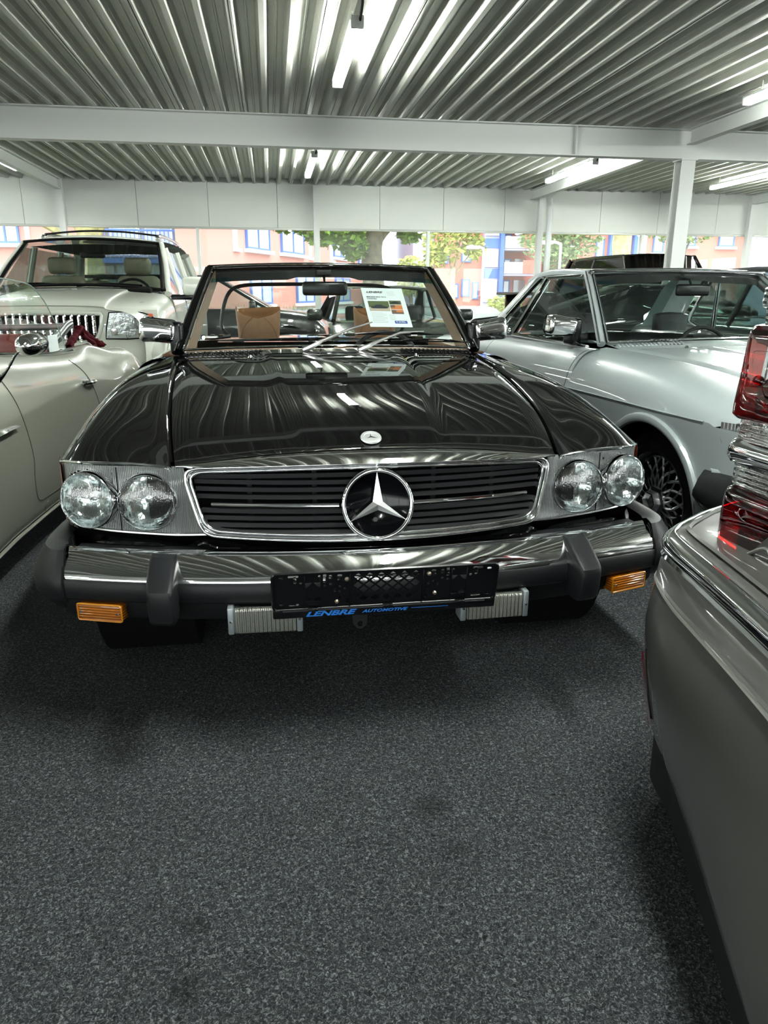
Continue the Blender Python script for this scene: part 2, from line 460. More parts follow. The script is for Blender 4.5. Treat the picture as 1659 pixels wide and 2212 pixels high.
for yb in (10.2, 4.0, -2.2):
    t = trim(ibeam((-16, yb), (17, yb), 3.298, 2.93, 0.17))
    for xs in (4.1, 5.6, -0.9, -5.9) if yb > 10 else (4.1, -5.9):
        if xs in (4.1, -5.9):
            mesh('stiffener', *MB2((xs - 0.006, yb - 0.08, 2.945), (xs + 0.006, yb + 0.08, 3.283)), PAINTW, t, smooth=False)
for xc in (-13.9, -8.97, -4.03, 5.72, 10.9):
    for (ya, yb) in ((10.29, 16.35), (4.09, 10.11), (-2.11, 3.91), (-9, -2.29)):
        if xc > -4.1 or ya > 10: trim(ibeam((xc, ya), (xc, yb), 3.298, 3.10, 0.12))
def hcolumn(x, y, zt=2.93, w=0.20):
    m = MB()
    m.box((x - w / 2, y - w / 2, 0), (x + w / 2, y - w / 2 + 0.013, zt)); m.box((x - w / 2, y + w / 2 - 0.013, 0), (x + w / 2, y + w / 2, zt))
    m.box((x - 0.005, y - w / 2 + 0.013, 0), (x + 0.005, y + w / 2 - 0.013, zt))
    m.box((x - w / 2 - 0.02, y - w / 2 - 0.02, zt - 0.018), (x + w / 2 + 0.02, y + w / 2 + 0.02, zt - 0.001))
    return m
for (x, y) in ((5.72, 10.2), (-5.9 - 3.1, 10.2), (5.72, -2.2), (-9.0, -2.2)):
    trim(hcolumn(x, y))
for x in (-13.9, -8.97, -4.03, 1.02, 5.9, 10.9, 15.8):
    trim(MB().box((x - 0.06, 16.24, 0), (x + 0.06, 16.36, 3.28)))

# back wall: fascia of panels above continuous glazing
wb = struct(empty('wall_back', (0, 16.4, 0)))
joints = [-16.2, -14.9, -13.4, -11.9, -10.3, -8.97, -7.5, -6.1, -4.77, -2.59, -1.18, 0.22, 2.37, 3.75, 5.11, 7.31, 8.68, 10.1, 12.2, 13.6, 15.0, 17.2]
pm = None
for a, b in zip(joints[:-1], joints[1:]):
    mesh('fascia_panel', *rbox((a + 0.003, -0.03, 2.46), (b - 0.003, 0.05, 3.42), 0.004, 1), FASCIA, wb)
mesh('backing', *MB2((-16.3, 0.05, 2.47), (17.3, 0.12, 3.42)), PAINTW, wb, smooth=False)
mesh('drip_edge', *MB2((-16.3, -0.045, 2.425), (17.3, 0.12, 2.457)), mat('grey sill metal', (0.4, 0.41, 0.38), 0.4, 0.3), wb, smooth=False)
FRAMEG = mat('pale window frame', (0.62, 0.65, 0.62), 0.4)
cols = [-13.9, -8.97, -4.03, 1.02, 5.9, 10.9, 15.8]
mids = [-11.5, -6.5, -1.43, 3.43, 8.35, 13.3]
for i in range(6):
    w = struct(empty('window_%d' % (i + 1), ((cols[i] + cols[i + 1]) / 2, 16.4, 0)))
    cx = w.location.x
    for (a, b) in ((cols[i], mids[i]), (mids[i], cols[i + 1])):
        mesh('pane', *MB2((a + 0.05 - cx, -0.004, 0.12), (b - 0.03 - cx, 0.004, 2.42)), PANE, w, smooth=False)
    mesh('mullion', *MB2((mids[i] - 0.03 - cx, -0.05, 0.1), (mids[i] + 0.03 - cx, 0.05, 2.43)), FRAMEG, w, smooth=False)
    mesh('sill', *MB2((cols[i] - cx + 0.05, -0.05, 0.0), (cols[i + 1] - cx - 0.05, 0.06, 0.11)), FRAMEG, w, smooth=False)
# the other three sides of the hall
for nm, a, b in (('wall_left', (-16.2, -9, 2.46), (-16.05, 16.4, 3.42)), ('wall_right', (17.05, -9, 2.46), (17.2, 16.4, 3.42)), ('wall_front', (-16.2, -9.15, 2.46), (17.2, -9, 3.42))):
    struct(MB().box(a, b).build(nm, FASCIA, smooth=False))
for k, (x, y) in enumerate([(-16.1, y) for y in (-5, 0, 5, 10)] + [(17.1, y) for y in (-5, 0, 5, 10)] + [(x, -9.1) for x in (-12, -8, -4, 0, 4, 8, 12)]):
    trim(MB().box((x - 0.06, y - 0.06, 0), (x + 0.06, y + 0.06, 2.5)))
# downpipe beside the column
dp = MB(); dp.add(*tube(crom([(5.78, 15.2, 3.16), (5.86, 15.7, 3.10), (5.98, 15.98, 2.98), (6.02, 16.05, 2.7), (6.02, 16.06, 2.2)], 24), 0.062, 16)); dp.add(*tube([(6.02, 16.06, 2.2), (6.02, 16.06, 0.0)], 0.062, 16))
dp.add(*tube([(6.02, 16.06, 2.35), (6.02, 16.06, 2.28)], 0.069, 16)); dp.add(*tube([(6.01, 16.04, 2.88), (6.015, 16.045, 2.82)], 0.069, 16))
tag(dp.build('downpipe', mat('grey pvc', (0.5, 0.52, 0.52), 0.4)), 'grey round downpipe running down the glazed back wall column', 'pipe')

# ------------------------------------------------------------------ tube lights
def tube_light(x, y0, y1, label, group):
    t = tag(empty('tube_light', (x, (y0 + y1) / 2, 3.3)), label, 'light', group)
    L = (y1 - y0) / 2
    mesh('housing', *rbox((-0.055, -L, -0.115), (0.055, L, -0.085), 0.008, 1), PAINTW, t)
    tb = MB(); tb.add(*rbox((-0.048, -L + 0.02, -0.168), (0.048, L - 0.02, -0.113), 0.02, 3)); tb.build('tube', LAMPW, t)
    for s in (-1, 1):
        mesh('end_cap', *rbox((-0.052, s * L - 0.018, -0.172), (0.052, s * L + 0.018, -0.08), 0.01, 2), PAINTW, t)
        mesh('hanger', *tube([(0, s * (L - 0.25), -0.09), (0, s * (L - 0.25), 0.02)], 0.01, 8), CHROME_D, t)
    mesh('cable', *tube(crom([(0.02, -L - 0.01, -0.12), (0.03, -L - 0.10, -0.02), (0.0, -L - 0.22, 0.0), (0, -L - 0.6, -0.006)], 14), 0.012, 6), DARKI, t)
    return t
names = {(0.75, 6.4): 'lit tube light under the corrugated ceiling, nearest and straight above the black convertible',
         (0.75, 12.1): 'small lit tube light beyond the main beam, above the middle window',
         (5.2, 12.0): 'lit tube light beyond the main beam, left of the right-hand steel column',
         (8.7, 12.3): 'lit tube light beyond the main beam, right of the right-hand steel column',
         (5.2, 6.4): 'lit tube light cut by the right edge, on the near side of the main beam',
         (-4.15, 12.1): 'lit tube light cut by the left edge, over the left windows'}
for x in (-13.4, -8.8, -4.15, 0.75, 5.2, 8.7, 13.3):
    for y in (-6.2, 0.2, 6.4, 12.1):
        yy = 12.0 if (x == 5.2 and y > 12) else (12.3 if (x == 8.7 and y > 12) else y)
        seen = (x, yy) in names
        tube_light(x, yy, yy + (1.73 if yy < 8 else 2.1), names.get((x, yy), 'lit tube light under the hall ceiling, outside the picture'), 'tube lights in view' if seen else 'tube lights outside the picture')

# ------------------------------------------------------------------ the convertible body (also used for the hard-top car)
# local frame: x to the side, y rearwards from the headlamp plane, z up from the ground
T_SX = [(.05, .521), (.15, .535), (.34, .558), (.65, .588), (.97, .612), (1.2, .626), (1.44, .640)]
T_SZ = [(.05, .745), (.09, .757), (.15, .782), (.34, .830), (.65, .872), (.97, .898), (1.2, .908), (1.44, .914)]
T_CZ = [(.02, .782), (.06, .7965), (.10, .811), (.15, .828), (.3, .862), (.5, .887), (.7, .906), (1.0, .926), (1.3, .938)]
T_XC = [(-.03, .185), (.15, .20), (.5, .235), (.9, .262), (1.3, .285)]
WB_Y = lambda x: 1.335 + 0.235 * x * x           # windscreen base line
WB_Z = lambda x: 0.951 - 0.05 * x * x
def hood_front(x): u = abs(x) / .521; return .024 + .026 * u * u, .783 - .038 * u ** 2.2
def hood_z(x, y):
    xs = stab(T_SX, y); zs = stab(T_SZ, y) + 0.004; zc = stab(T_CZ, y); xc = stab(T_XC, y)
    u = min(1.0, abs(x) / xs)
    z = zs + (zc - 0.007 - zs) * (1 - u ** 2.1)
    d = (xc + 0.014 - abs(x)) / 0.026; d = max(0, min(1, d)); z += 0.007 * d * d * (3 - 2 * d) * min(1, max(0, (y - .02) / .12))
    e = max(0.0, (u - 0.972) / 0.028); z -= 0.012 * e * e
    return z
F_Y0 = [.052, .072, .100, .155, .215, .300]
FT2 = [(.05, .747), (.09, .752), (.2, .786), (.34, .824), (.5, .851), (.68, .875), (1.0, .900), (1.44, .912)]
FT3 = [(.10, .747), (.155, .755), (.2, .773), (.29, .799), (.44, .828), (.55, .848), (.68, .867), (1.0, .889), (1.44, .898)]
FX4 = [(.155, .806), (.5, .818), (1.44, .812)]; FT4 = [(.155, .744), (.2, .754), (.29, .777), (.44, .803), (.6, .827), (.8, .845), (1.1, .860), (1.44, .866)]
FX5 = [(.21, .842), (.4, .855), (1.44, .862)]; FT5 = [(.21, .736), (.44, .757), (.7, .780), (1.0, .790), (1.44, .795)]
FX6 = [(.30, .864), (.6, .880), (1.44, .884)]; FT6 = [(.30, .712), (.6, .722), (1.44, .722)]
def fender_pt(j, y):
    sx, sz = stab(T_SX, y), stab(T_SZ, y)
    if j == 0: return Vector((sx + .006, y, sz - .006))
    if j == 1: return Vector((sx + .020, y, sz + .001))
    if j == 2: return Vector((sx * .45 + .715 * .55, y, stab(FT2, y)))
    if j == 3: return Vector((.752, y, stab(FT3, y)))
    if j == 4: return Vector((stab(FX4, y), y, stab(FT4, y)))
    if j == 5: return Vector((stab(FX5, y), y, stab(FT5, y)))
    return Vector((tab(FX6, y), y, tab(FT6, y)))
FJ0 = [.050, .056, .085, .125, .168, .222, .300]
def side_x(y, z):   # (plan tapers in towards the nose)
    """outer skin below the crease"""
    b = tab([(.05, .800), (.12, .842), (.30, .866), (.6, .880), (1.44, .884), (2.6, .886), (3.2, .880), (3.8, .862), (4.2, .815)], y)
    return b + tab([(.18, -.065), (.24, -.045), (.34, -.022), (.47, -.010), (.60, -.008), (.72, 0)], z)
AF, AR, WR = (.70, .32), (3.14, .32), .365
def low_z(y):
    z = tab([(.05, .36), (.4, .25), (.7, .20), (3.6, .22), (4.2, .38)], y)
    for (yc, zc) in (AF, AR):
        if abs(y - yc) < WR: z = max(z, zc + sqrt(WR * WR - (y - yc) ** 2))
    return z
def shoulder(y):
    """rows between belt and crease behind the front wing"""
    zt = tab([(1.44, .905), (2.6, .900), (3.2, .885), (3.8, .850), (4.2, .80)], y)
    w = tab([(1.44, .884), (2.6, .886), (3.2, .880), (3.8, .862), (4.2, .815)], y)
    return [Vector((w - .175, y, zt + .004)), Vector((w - .135, y, zt + .002)), Vector((w - .078, y, zt - .022)), Vector((w - .028, y, zt - .085)), Vector((w, y, .722 if y < 3.6 else .722 - (y - 3.6) * .03))]
def side_ys(a, b):
    ys = []; n = max(4, int((b - a) / .045))
    ys = [a + (b - a) * i / n for i in range(n + 1)]
    for (yc, zc) in (AF, AR):
        for k in range(0, 25):
            w = pi * k / 24; yy = yc + WR * cos(w) * .9995
            if a < yy < b: ys.append(yy)
        for yy in (yc - WR - .002, yc + WR + .002):
            if a < yy < b: ys.append(yy)
    return sorted(set(round(v, 4) for v in ys))
def side_panel(a, b, s, nz=9):
    rows = []
    for y in side_ys(a, b):
        zc = .722 if y > .32 else .712; zc = zc if y < 3.6 else .722 - (y - 3.6) * .03
        zl = low_z(y); rows.append([Vector((side_x(y, zc + (zl - zc) * k / nz), y, zc + (zl - zc) * k / nz)) for k in range(nz + 1)])
    V, Fc = grid(rows); return (V, [f[::-1] for f in Fc]) if s > 0 else (mir(V), Fc)

LFT = [(.40, .056), (.52, .067), (.60, .088), (.70, .118), (.752, .138), (.806, .172), (.842, .218), (.866, .285)]
def lamp_face(x): return tab(LFT, abs(x))      # plan curve of the headlamp surround

FAIRW = {}
def r107(name, label, loc, rz, paint, hardtop=False, detail=True):
    car = tag(empty(name, loc, rz), label, 'car')
    # ---- bonnet
    rows = []
    NX = 26
    for t in range(41):
        row = []
        tt = (t / 40) ** 1.25
        for i in range(-NX, NX + 1):
            u = i / NX
            # columns gather round the crease
            xs0 = .521; y0, z0 = hood_front(u * xs0)
            yr = WB_Y(u * .62) - .135 + .02 * abs(u)
            y = y0 + (yr - y0) * tt
            xs = tab(T_SX, y) - .004; xc = tab(T_XC, y)
            a = abs(u)
            if a < .45: x = a / .45 * (xc - .016)
            elif a < .55: x = xc - .016 + (a - .45) / .10 * .034
            else: x = xc + .018 + (a - .55) / .45 * (xs - xc - .018)
            x = x if u >= 0 else -x
            y = hood_front(x)[0] + (WB_Y(x) - .135 - hood_front(x)[0]) * tt
            z = hood_z(x, y)
            if t < 4:
                k = t / 4.0; z = (hood_front(x)[1] + .001) * (1 - k) + z * k
            row.append(Vector((x, y, z)))
        rows.append(row)
    V, Fc = grid(rows); hood = mesh('bonnet', V, Fc, paint, car, angle=60)
    mesh('shut_gap', *MB2((-.60, .10, .60), (.60, 1.25, .70)), GAP, car, smooth=False)
    for s in (-1, 1):
        # dark gap strip just under the shut line
        rr = [[Vector((s * (tab(T_SX, y) - .02), y, tab(T_SZ, y) - .022)), Vector((s * (tab(T_SX, y) + .02), y, tab(T_SZ, y) - .022))] for y in [.115 + .06 * k for k in range(22)]]
        mesh('seam_channel', *grid(rr), GAP, hood)
    # ---- wings
    for s in (-1, 1):
        rows = []
        for t in range(31):
            tt = (t / 30) ** 1.3; row = []
            for j in range(7):
                y = FJ0[j] + (1.44 - FJ0[j]) * tt; row.append(fender_pt(j, y))
            rows.append(crom(row, 31))
        rows = FAIRW.setdefault('w', None) or FAIRW.update(w=fair(rows, 170)) or FAIRW['w']
        V, Fc = grid(rows)
        fd = mesh('front_wing', side(V, s), Fc if s < 0 else [f[::-1] for f in Fc], paint, car, angle=60)
        V, Fc = side_panel(.075 if hardtop else .30, 1.405, s); mesh('wing_side', V, Fc, paint, fd, angle=50)
        # door and rear quarter
        def upper(a, b, nm):
            rows = [crom(shoulder(a + (b - a) * k / 20), 15) for k in range(21)]
            V, Fc = grid(rows); m = MB(); m.add(side(V, s), Fc if s < 0 else [f[::-1] for f in Fc])
            m.add(*side_panel(a, b, s)); return m.build(nm, paint, car, angle=50)
        wg = upper(1.405, 1.44, 'wing_rear_edge')
        dr = upper(1.446, 2.60, 'door'); upper(2.606, 4.2, 'rear_quarter')
        hy = 2.38
        m = MB(); m.add(*rbox((.872, hy - .085, .757), (.905, hy + .085, .785), .010, 3)); hd = mesh('door_handle', side(m.V, s), m.F if s > 0 else [f[::-1] for f in m.F], CHROME, dr)
        V, Fc = lathe([(0, .012), (.014, .012), (.017, 0)], 16, facing((s * .90, hy + .05, .771), (s, 0, 0))); mesh('lock', V, Fc, CHROME, dr)
        # crease line moulding along the flank, arch lip and sill strip
        pth = [Vector((s * (side_x(.36 + .1 * k, .722) + .0005), .36 + .1 * k, .722 if .36 + .1 * k < 3.6 else .722 - (.36 + .1 * k - 3.6) * .03)) for k in range(39)]
        mesh('crease_line', *tube(pth, .0035, 6), paint, car)
        for (yc, zc) in (AF, AR):
            lip = []
            for k in range(33):
                w = radians(-12) + radians(204) * k / 32; yy, zz = yc + (WR - .004) * cos(w), zc + (WR - .004) * sin(w)
                lip.append(Vector((s * (side_x(yy, min(.722, zz)) + .006), yy, zz)))
            mesh('arch_lip', *tube(lip, .016, 8, flat=1.3), paint, car)
            well = [(WR + .0, 0), (WR + .0, .30), (.02, .30)]
            V, Fc = lathe(well, 32, facing((s * (.84), yc, zc), (-s, 0, 0))); mesh('wheel_well', V, Fc, GAP, car)
        m = MB(); m.box((.80, .9, .17), (.858, 2.9, .215)); mesh('sill', side(m.V, s), m.F, RUB_D, car, smooth=False)
    # ---- black underside and structure
    m = MB(); m.box((-.80, .40, .22), (.80, 4.0, .30)); m.box((-.48, .16, .30), (.48, .30, .74)); m.box((-.78, 1.15, .30), (.78, 1.35, .83)); m.box((-.45, .30, .3), (.45, 1.2, .60))
    m.build('underbody', GAP, car, smooth=False)
    # ---- cowl with louvres and washer jets
    rows = []
    for k in range(9):
        row = []
        for i in range(-20, 21):
            x = i / 20 * .648; y0 = WB_Y(x) - .145; y1 = WB_Y(x) + .03; y = y0 + (y1 - y0) * k / 8
            z0 = hood_z(x * .965, y0) - .006; z1 = WB_Z(x) - .004
            row.append(Vector((x, y, z0 + (z1 - z0) * (k / 8) ** .8)))
        rows.append(row)
    cw = mesh('cowl', *grid(rows), paint, car, angle=60)
    for s in (-1, 1):
        for i in range(17):
            x = (.305 + .0195 * i); y = WB_Y(x); z = WB_Z(x)
            V, Fc = rbox((-.0055, -.026, -.002), (.0055, .012, .009), .002, 1)
            M = Matrix.Translation((s * x, y - .022, z - .010)) @ Matrix.Rotation(radians(8 * s), 4, 'Z') @ Matrix.Rotation(radians(14), 4, 'X')
            mesh('louvre', [M @ v for v in V], Fc, paint, cw)
        rr = [[Vector((s * (.295 + .0425 * k * .8), WB_Y(.295 + .034 * k) + q, WB_Z(.295 + .034 * k) - .0075 + .001 + q * .12)) for q in (-.050, .0)] for k in range(11)]
        mesh('louvre_slot', *grid(rr), GAP, cw)
        V, Fc = lathe([(.0, .012), (.005, .012), (.008, .006), (.012, 0)], 14, Matrix.Translation((s * .345, 1.232, hood_z(.345, 1.2) - .001))); mesh('washer_jet', V, Fc, CHROME, cw)
    # ---- windscreen: base line to header
    def ws(u, v):   # u -1..1, v 0..1 (bottom..top)
        xb, xt = (.690, .560) if hardtop else (.652, .530)
        x = u * (xb + (xt - xb) * v); yb = 1.335 + .10 * u * u; zb = .951 - .021 * u * u
        yt = 1.790 + .085 * u * u; zt = 1.298 - .012 * u * u
        return Vector((x, yb + (yt - yb) * v, zb + (zt - zb) * v + .012 * 4 * v * (1 - v)))
    def wgrid(u0, u1, v0, v1, nu, nv, off=0): 
        return grid([[ws(u0 + (u1 - u0) * i / nu, v0 + (v1 - v0) * j / nv) + Vector((0, -.75, .66)) * off for i in range(nu + 1)] for j in range(nv + 1)])
    fr = mesh('windscreen', *wgrid(-.975, .975, .03, .97, 24, 14), WGLASS, car)
    for (ua, ub) in ((-.955, -.78), (.78, .955)): mesh('tint_band', *wgrid(ua, ub, .80, .862, 4, 2, -.003), WTINT, fr)
    up = [ws(-1, v / 12) for v in range(13)]; hdr = [ws(-1 + 2 * k / 24, 1.0) for k in range(25)]; dn = [ws(1, 1 - v / 12) for v in range(13)]
    for pth in (up, dn): mesh('windscreen_pillar', *tube([p + Vector((0, .012, 0)) for p in pth], .021, 12), paint if hardtop else BLACK, car)
    m = MB(); m.add(*tube([p + Vector((0, .012, .0)) for p in hdr], .017, 12)); m.build('header_rail', BLACK if not hardtop else CHROME, car)
    m = MB()
    for s in (-1, 1):
        m.add(*tube([ws(s * 1.0, v / 12) + Vector((s * .019, -.006, .006)) for v in range(13)], .0045, 8))
        m.add(*tube([ws(s * .968, v / 12 * .97 + .01) + Vector((0, -.012, .01)) for v in range(13)], .005, 8))
    m.add(*tube([ws(-.97 + 1.94 * k / 24, .985) + Vector((0, -.016, .012)) for k in range(25)], .004, 8))
    m.add(*tube([ws(-.97 + 1.94 * k / 24, .012) + Vector((0, -.008, .006)) for k in range(25)], .005, 8))
    m.build('chrome_surround', CHROME, car)
    # inner trims
    m = MB()
    for s in (-1, 1):
        m.add(*grid([[ws(s * .955, v / 10) + Vector((0, .012, 0)), ws(s * .925, v / 10) + Vector((-s * .012, .09, 0))] for v in range(11)]))
    m.build('pillar_trim', DARKI if hardtop else TAND, car)
    rows = [[ws(-.95 + 1.90 * k / 24, .985) + Vector((0, .012, -.004)) for k in range(25)], [ws(-.93 + 1.86 * k / 24, .84 + (.035 if abs(k - 12) < 4 else 0)) + Vector((0, .055, -.012)) for k in range(25)], [ws(-.9 + 1.8 * k / 24, .93) + Vector((0, .16, .0)) for k in range(25)]]
    mesh('sun_visor_header', *grid(rows), RUB_D, car)
    # rear-view mirror
    mr = MB(); mr.add(*rbox((-.105, 1.700, 1.165), (.105, 1.730, 1.228), .014, 3)); mm = mr.build('interior_mirror', PLAST, car)
    mesh('mirror_stalk', *tube(crom([(0, 1.80, 1.275), (0, 1.765, 1.262), (0, 1.735, 1.222), (0, 1.728, 1.2)], 10), .006, 8), PLAST, mm)
    mesh('stalk_base', *rbox((-.035, 1.755, 1.258), (.035, 1.83, 1.282), .006, 2), DARKI, mm)
    # ---- dashboard, seats, wheel
    rows = [[Vector((x, WB_Y(x) + .02, WB_Z(x) - .006)) for x in [k / 10 * .63 for k in range(-10, 11)]], [Vector((k / 10 * .66, 1.62, .925)) for k in range(-10, 11)], [Vector((k / 10 * .67, 1.80, .915 - .01 * (abs(k) > 7))) for k in range(-10, 11)], [Vector((k / 10 * .67, 1.86, .86)) for k in range(-10, 11)], [Vector((k / 10 * .66, 1.84, .62)) for k in range(-10, 11)]]
    a = surf(rows, 41, 21); mesh('dashboard', *grid(a), NAVY if hardtop else TAN, car)
    mesh('steering_wheel', *tube([(.33 + .19 * cos(w), 1.98 + .06 * sin(w), .80 + .18 * sin(w)) for w in [2 * pi * k / 32 for k in range(32)]], .012, 8, closed=True), DARKI, car)
    LTH = NAVY if hardtop else TAN
    for sx in (-.325, .325):
        st = mesh('seat', *rbox((sx - .25, 1.95, .30), (sx + .25, 2.50, .52), .05, 3), LTH, car)
        V, Fc = rbox((-.24, -.06, 0), (.24, .06, .45), .05, 3); M = Matrix.Translation((sx, 2.44, .44)) @ Matrix.Rotation(radians(-14), 4, 'X'); mesh('seat_back', [M @ v for v in V], Fc, LTH, st)
        # headrest with winged top corners
        rows = []
        for k in range(13):
            z = k / 12; row = []
            for i in range(24):
                w = 2 * pi * i / 24; cx = abs(cos(w)) ** .35 * (1 if cos(w) > 0 else -1); cy = abs(sin(w)) ** .6 * (1 if sin(w) > 0 else -1)
                wdt = .112 + .012 * z; dep = .052 * (1 - .35 * z) * (1 if k < 12 else .25)
                zz = .935 + z * (.115 + .055 * (abs(cx) ** 2.0 if not hardtop else -.2 * cx * cx)); zz += (.012 if hardtop else 0)
                row.append(Vector((sx + cx * wdt * (1.0 if k < 12 else .97), 2.36 + cy * dep, zz)))
            rows.append(row)
        V, Fc = grid(rows, close=True); Fc.append(tuple(range(12 * 24, 13 * 24))); hr = mesh('headrest', V, Fc, LTH, st, angle=50)
        if not hardtop:
            m = MB()
            for q in (-1, 1):
                m.add(*tube(crom([(sx + q * .10, 2.312, .94), (sx + q * .075, 2.310, 1.0), (sx + q * .03, 2.312, 1.05)], 8), .0018, 5))
            m.build('seam', mat('stitch', (.14, .06, .02), .7), st)
    m = MB(); m.box((-.68, 2.5, .3), (.68, 2.62, .86)); m.box((-.76, 1.5, .30), (-.70, 2.6, .87)); m.box((.70, 1.5, .30), (.76, 2.6, .87)); m.build('cabin_lining', DARKI, car, smooth=False)
    for s in (-1, 1):
        V, Fc = rbox((s * .715 - .03, 1.55, .84), (s * .715 + .03, 2.6, .915), .015, 2); mesh('door_trim', V, Fc, LTH, car)
    # rear deck
    rows = []
    for k in range(15):
        y = 2.62 + (4.2 - 2.62) * k / 14; sh = shoulder(y)[0]
        rows.append([Vector((sh.x * i / 10, y, sh.z + .018 * (1 - (i / 10) ** 2))) for i in range(-10, 11)])
    mesh('rear_deck', *grid(rows), paint, car)
    m = MB(); m.box((-.80, 4.14, .40), (.80, 4.22, .80)); m.build('tail_panel', paint, car, smooth=False)
    mesh('rear_bumper', *rbox((-.86, 4.20, .42), (.86, 4.38, .55), .04, 3), RUBBER, car)
    # ---- wipers
    if detail:
        def wiper(piv, elbow, tip, b0, b1, nm='wiper'):
            w = empty('windscreen_wiper', (0, 0, 0), 0, car)
            mesh('arm_base', *tube([Vector(piv) + Vector((-.012, -.0, -.012)), Vector(piv) + Vector((.03, .004, .006)), Vector(piv).lerp(Vector(elbow), .35)], [.011, .011, .008], 8), STEEL, w)
            mesh('arm', *tube([Vector(piv).lerp(Vector(elbow), .3), elbow, tip], [.0075, .006, .003], 8), STEEL, w)
            b0, b1 = Vector(b0), Vector(b1); mid = b0.lerp(b1, .5)
            mesh('blade', *tube([b0.lerp(b1, k / 10) + Vector((0, -.004, .004)) for k in range(11)], .0035, 6), RUB_D, w)
            mesh('bridge', *tube([b0.lerp(b1, .08 + .84 * k / 10) + Vector((0, -.014, .014)) * (1 - (2 * k / 10 - 1) ** 2 * .8) for k in range(11)], .003, 6), PLAST, w)
            for q in (.25, .75):
                mesh('claw', *tube([b0.lerp(b1, q - .1) + Vector((0, -.005, .005)), b0.lerp(b1, q) + Vector((0, -.010, .012)), b0.lerp(b1, q + .1) + Vector((0, -.005, .005))], .003, 6), PLAST, w)
        def on(u, v, off=.012): p = ws(u, v); return p + Vector((0, -.75, .66)) * off
        wiper((-.115, 1.315, .955), on(.13, .16, .022), on(.30, .24, .02), on(.08, .115), on(.80, .125))
        wiper((.125, 1.318, .953), on(.48, .125, .022), on(.66, .15, .02), on(.40, .05), on(.98, .055))
    # ---- door mirrors
    for s in (-1, 1):
        prof = []
        V, Fc = rbox((-.075, -.032, -.047), (.075, .045, .047), .020, 4)
        V = [Vector((v.x, v.y - .018 * (1 - (v.z / .06) ** 2) * (v.y < 0), v.z * (1 + .10 * v.x / .075 * 1))) for v in V]
        MX, MY = (.742, 1.505) if not hardtop else (.842, 1.60)
        M = Matrix.Translation((s * MX, MY, 1.018)) @ Matrix.Rotation(radians(-6 * s), 4, 'Y')
        V = [M @ Vector((v.x * s, v.y, v.z)) for v in V]; Fc2 = Fc if s > 0 else [f[::-1] for f in Fc]
        dm = mesh('door_mirror', V, Fc2, CHROME, car)
        mesh('mirror_gasket', *tube([M @ Vector((q[0], .044, q[1])) for q in rrect(.146, .092, .022)], .006, 6, closed=True), PLAST, dm)
        mesh('mirror_plate', *MB2((s * MX - .066, MY + .044, .98), (s * MX + .066, MY + .048, 1.055)), MIRR, dm, smooth=False)
        V, Fc = rbox((s * (MX - .077) - .028, MY - .035, .915), (s * (MX - .077) + .030, MY + .075, 1.055), .018, 3); mesh('mirror_foot', V, Fc, PLAST, dm)
    # ---- nose: grille shell, slats, star
    GL = lambda x, z: -.028 + .30 * x * x + (z - .65) * .20
    gr = empty('grille', (0, 0, 0), 0, car)
    rows = []
    for k in range(9):
        t = k / 8; row = []
        for i in range(-30, 31):
            x = i / 30 * .515; y0, z0 = hood_front(x); u = abs(i / 30)
            zb = .757 - .014 * u * u; yb = GL(x, zb) - .022
            z = z0 + (zb - z0) * t; z += .004 * sin(pi * t); y = y0 + (yb - y0) * t - .004 * sin(pi * t) * (1 - .6 * u); row.append(Vector((x, y, z)))
        rows.append(row)
    mesh('grille_crown', *grid(rows, flip=True), CHROME, gr, angle=70)
    # outline of the opening
    def outline(ins=0.0):
        P = []
        top = [(x, .7505 - .016 * (x / .5) ** 2 - ins) for x in [(.470 - ins) * k / 12 for k in range(-12, 13)]]
        bot = [(x, .566 + .010 * (x / .45) ** 2 + ins) for x in [(.430 - ins) * k / 12 for k in range(12, -13, -1)]]
        rt = [(.490 - ins, .722 - ins), (.483 - ins, .690), (.458 - ins, .605), (.450 - ins, .588 + ins)]
        P = top + rt + bot + [(-a, b) for a, b in rt[::-1]]
        return [Vector((x, GL(x, z), z)) for x, z in P]
    def outl(ins, dy, n=180):
        P = outline(ins); out = []; P = P + [P[0]]
        L = [0]
        for a, b in zip(P[:-1], P[1:]): L.append(L[-1] + (b - a).length)
        for k in range(n):
            t = L[-1] * k / n; j = max(i for i in range(len(L)) if L[i] <= t + 1e-9); j = min(j, len(P) - 2); u = (t - L[j]) / max(1e-9, L[j + 1] - L[j]); out.append(P[j].lerp(P[j + 1], u) + Vector((0, dy, 0)))
        # soften the corners
        for _ in range(2): out = [(out[i - 1] + out[i] * 2 + out[(i + 1) % n]) / 4 for i in range(n)]
        return out
    m = MB(); m.add(*tube(outl(-.005, -.012), .0060, 10, closed=True)); m.add(*tube(outl(.006, -.005), .0045, 10, closed=True))
    m.add(*grid([outl(-.004, -.006), outl(.002, .0), outl(.008, -.001), outl(.012, .012), outl(.012, .05)], close=True)); m.build('grille_frame', CHROME, gr)
    zs = [.730, .711, .692, .673, .636, .618, .600, .583]
    for z in zs:
        hw = .452 + (.722 - .585 and (z - .585) / .137 * .022)
        rows = []
        for (dy, dz) in ((.0, .0), (.003, -.0125), (.028, -.0145), (.032, -.006), (.002, .0)):
            rows.append([Vector((x, GL(x, z) + .006 + dy, z + dz - .008 * (x / .5) ** 2 * (z > .72))) for x in [hw * k / 14 for k in range(-14, 15)]])
        mesh('slat', *grid(rows), SLAT, gr, angle=30)
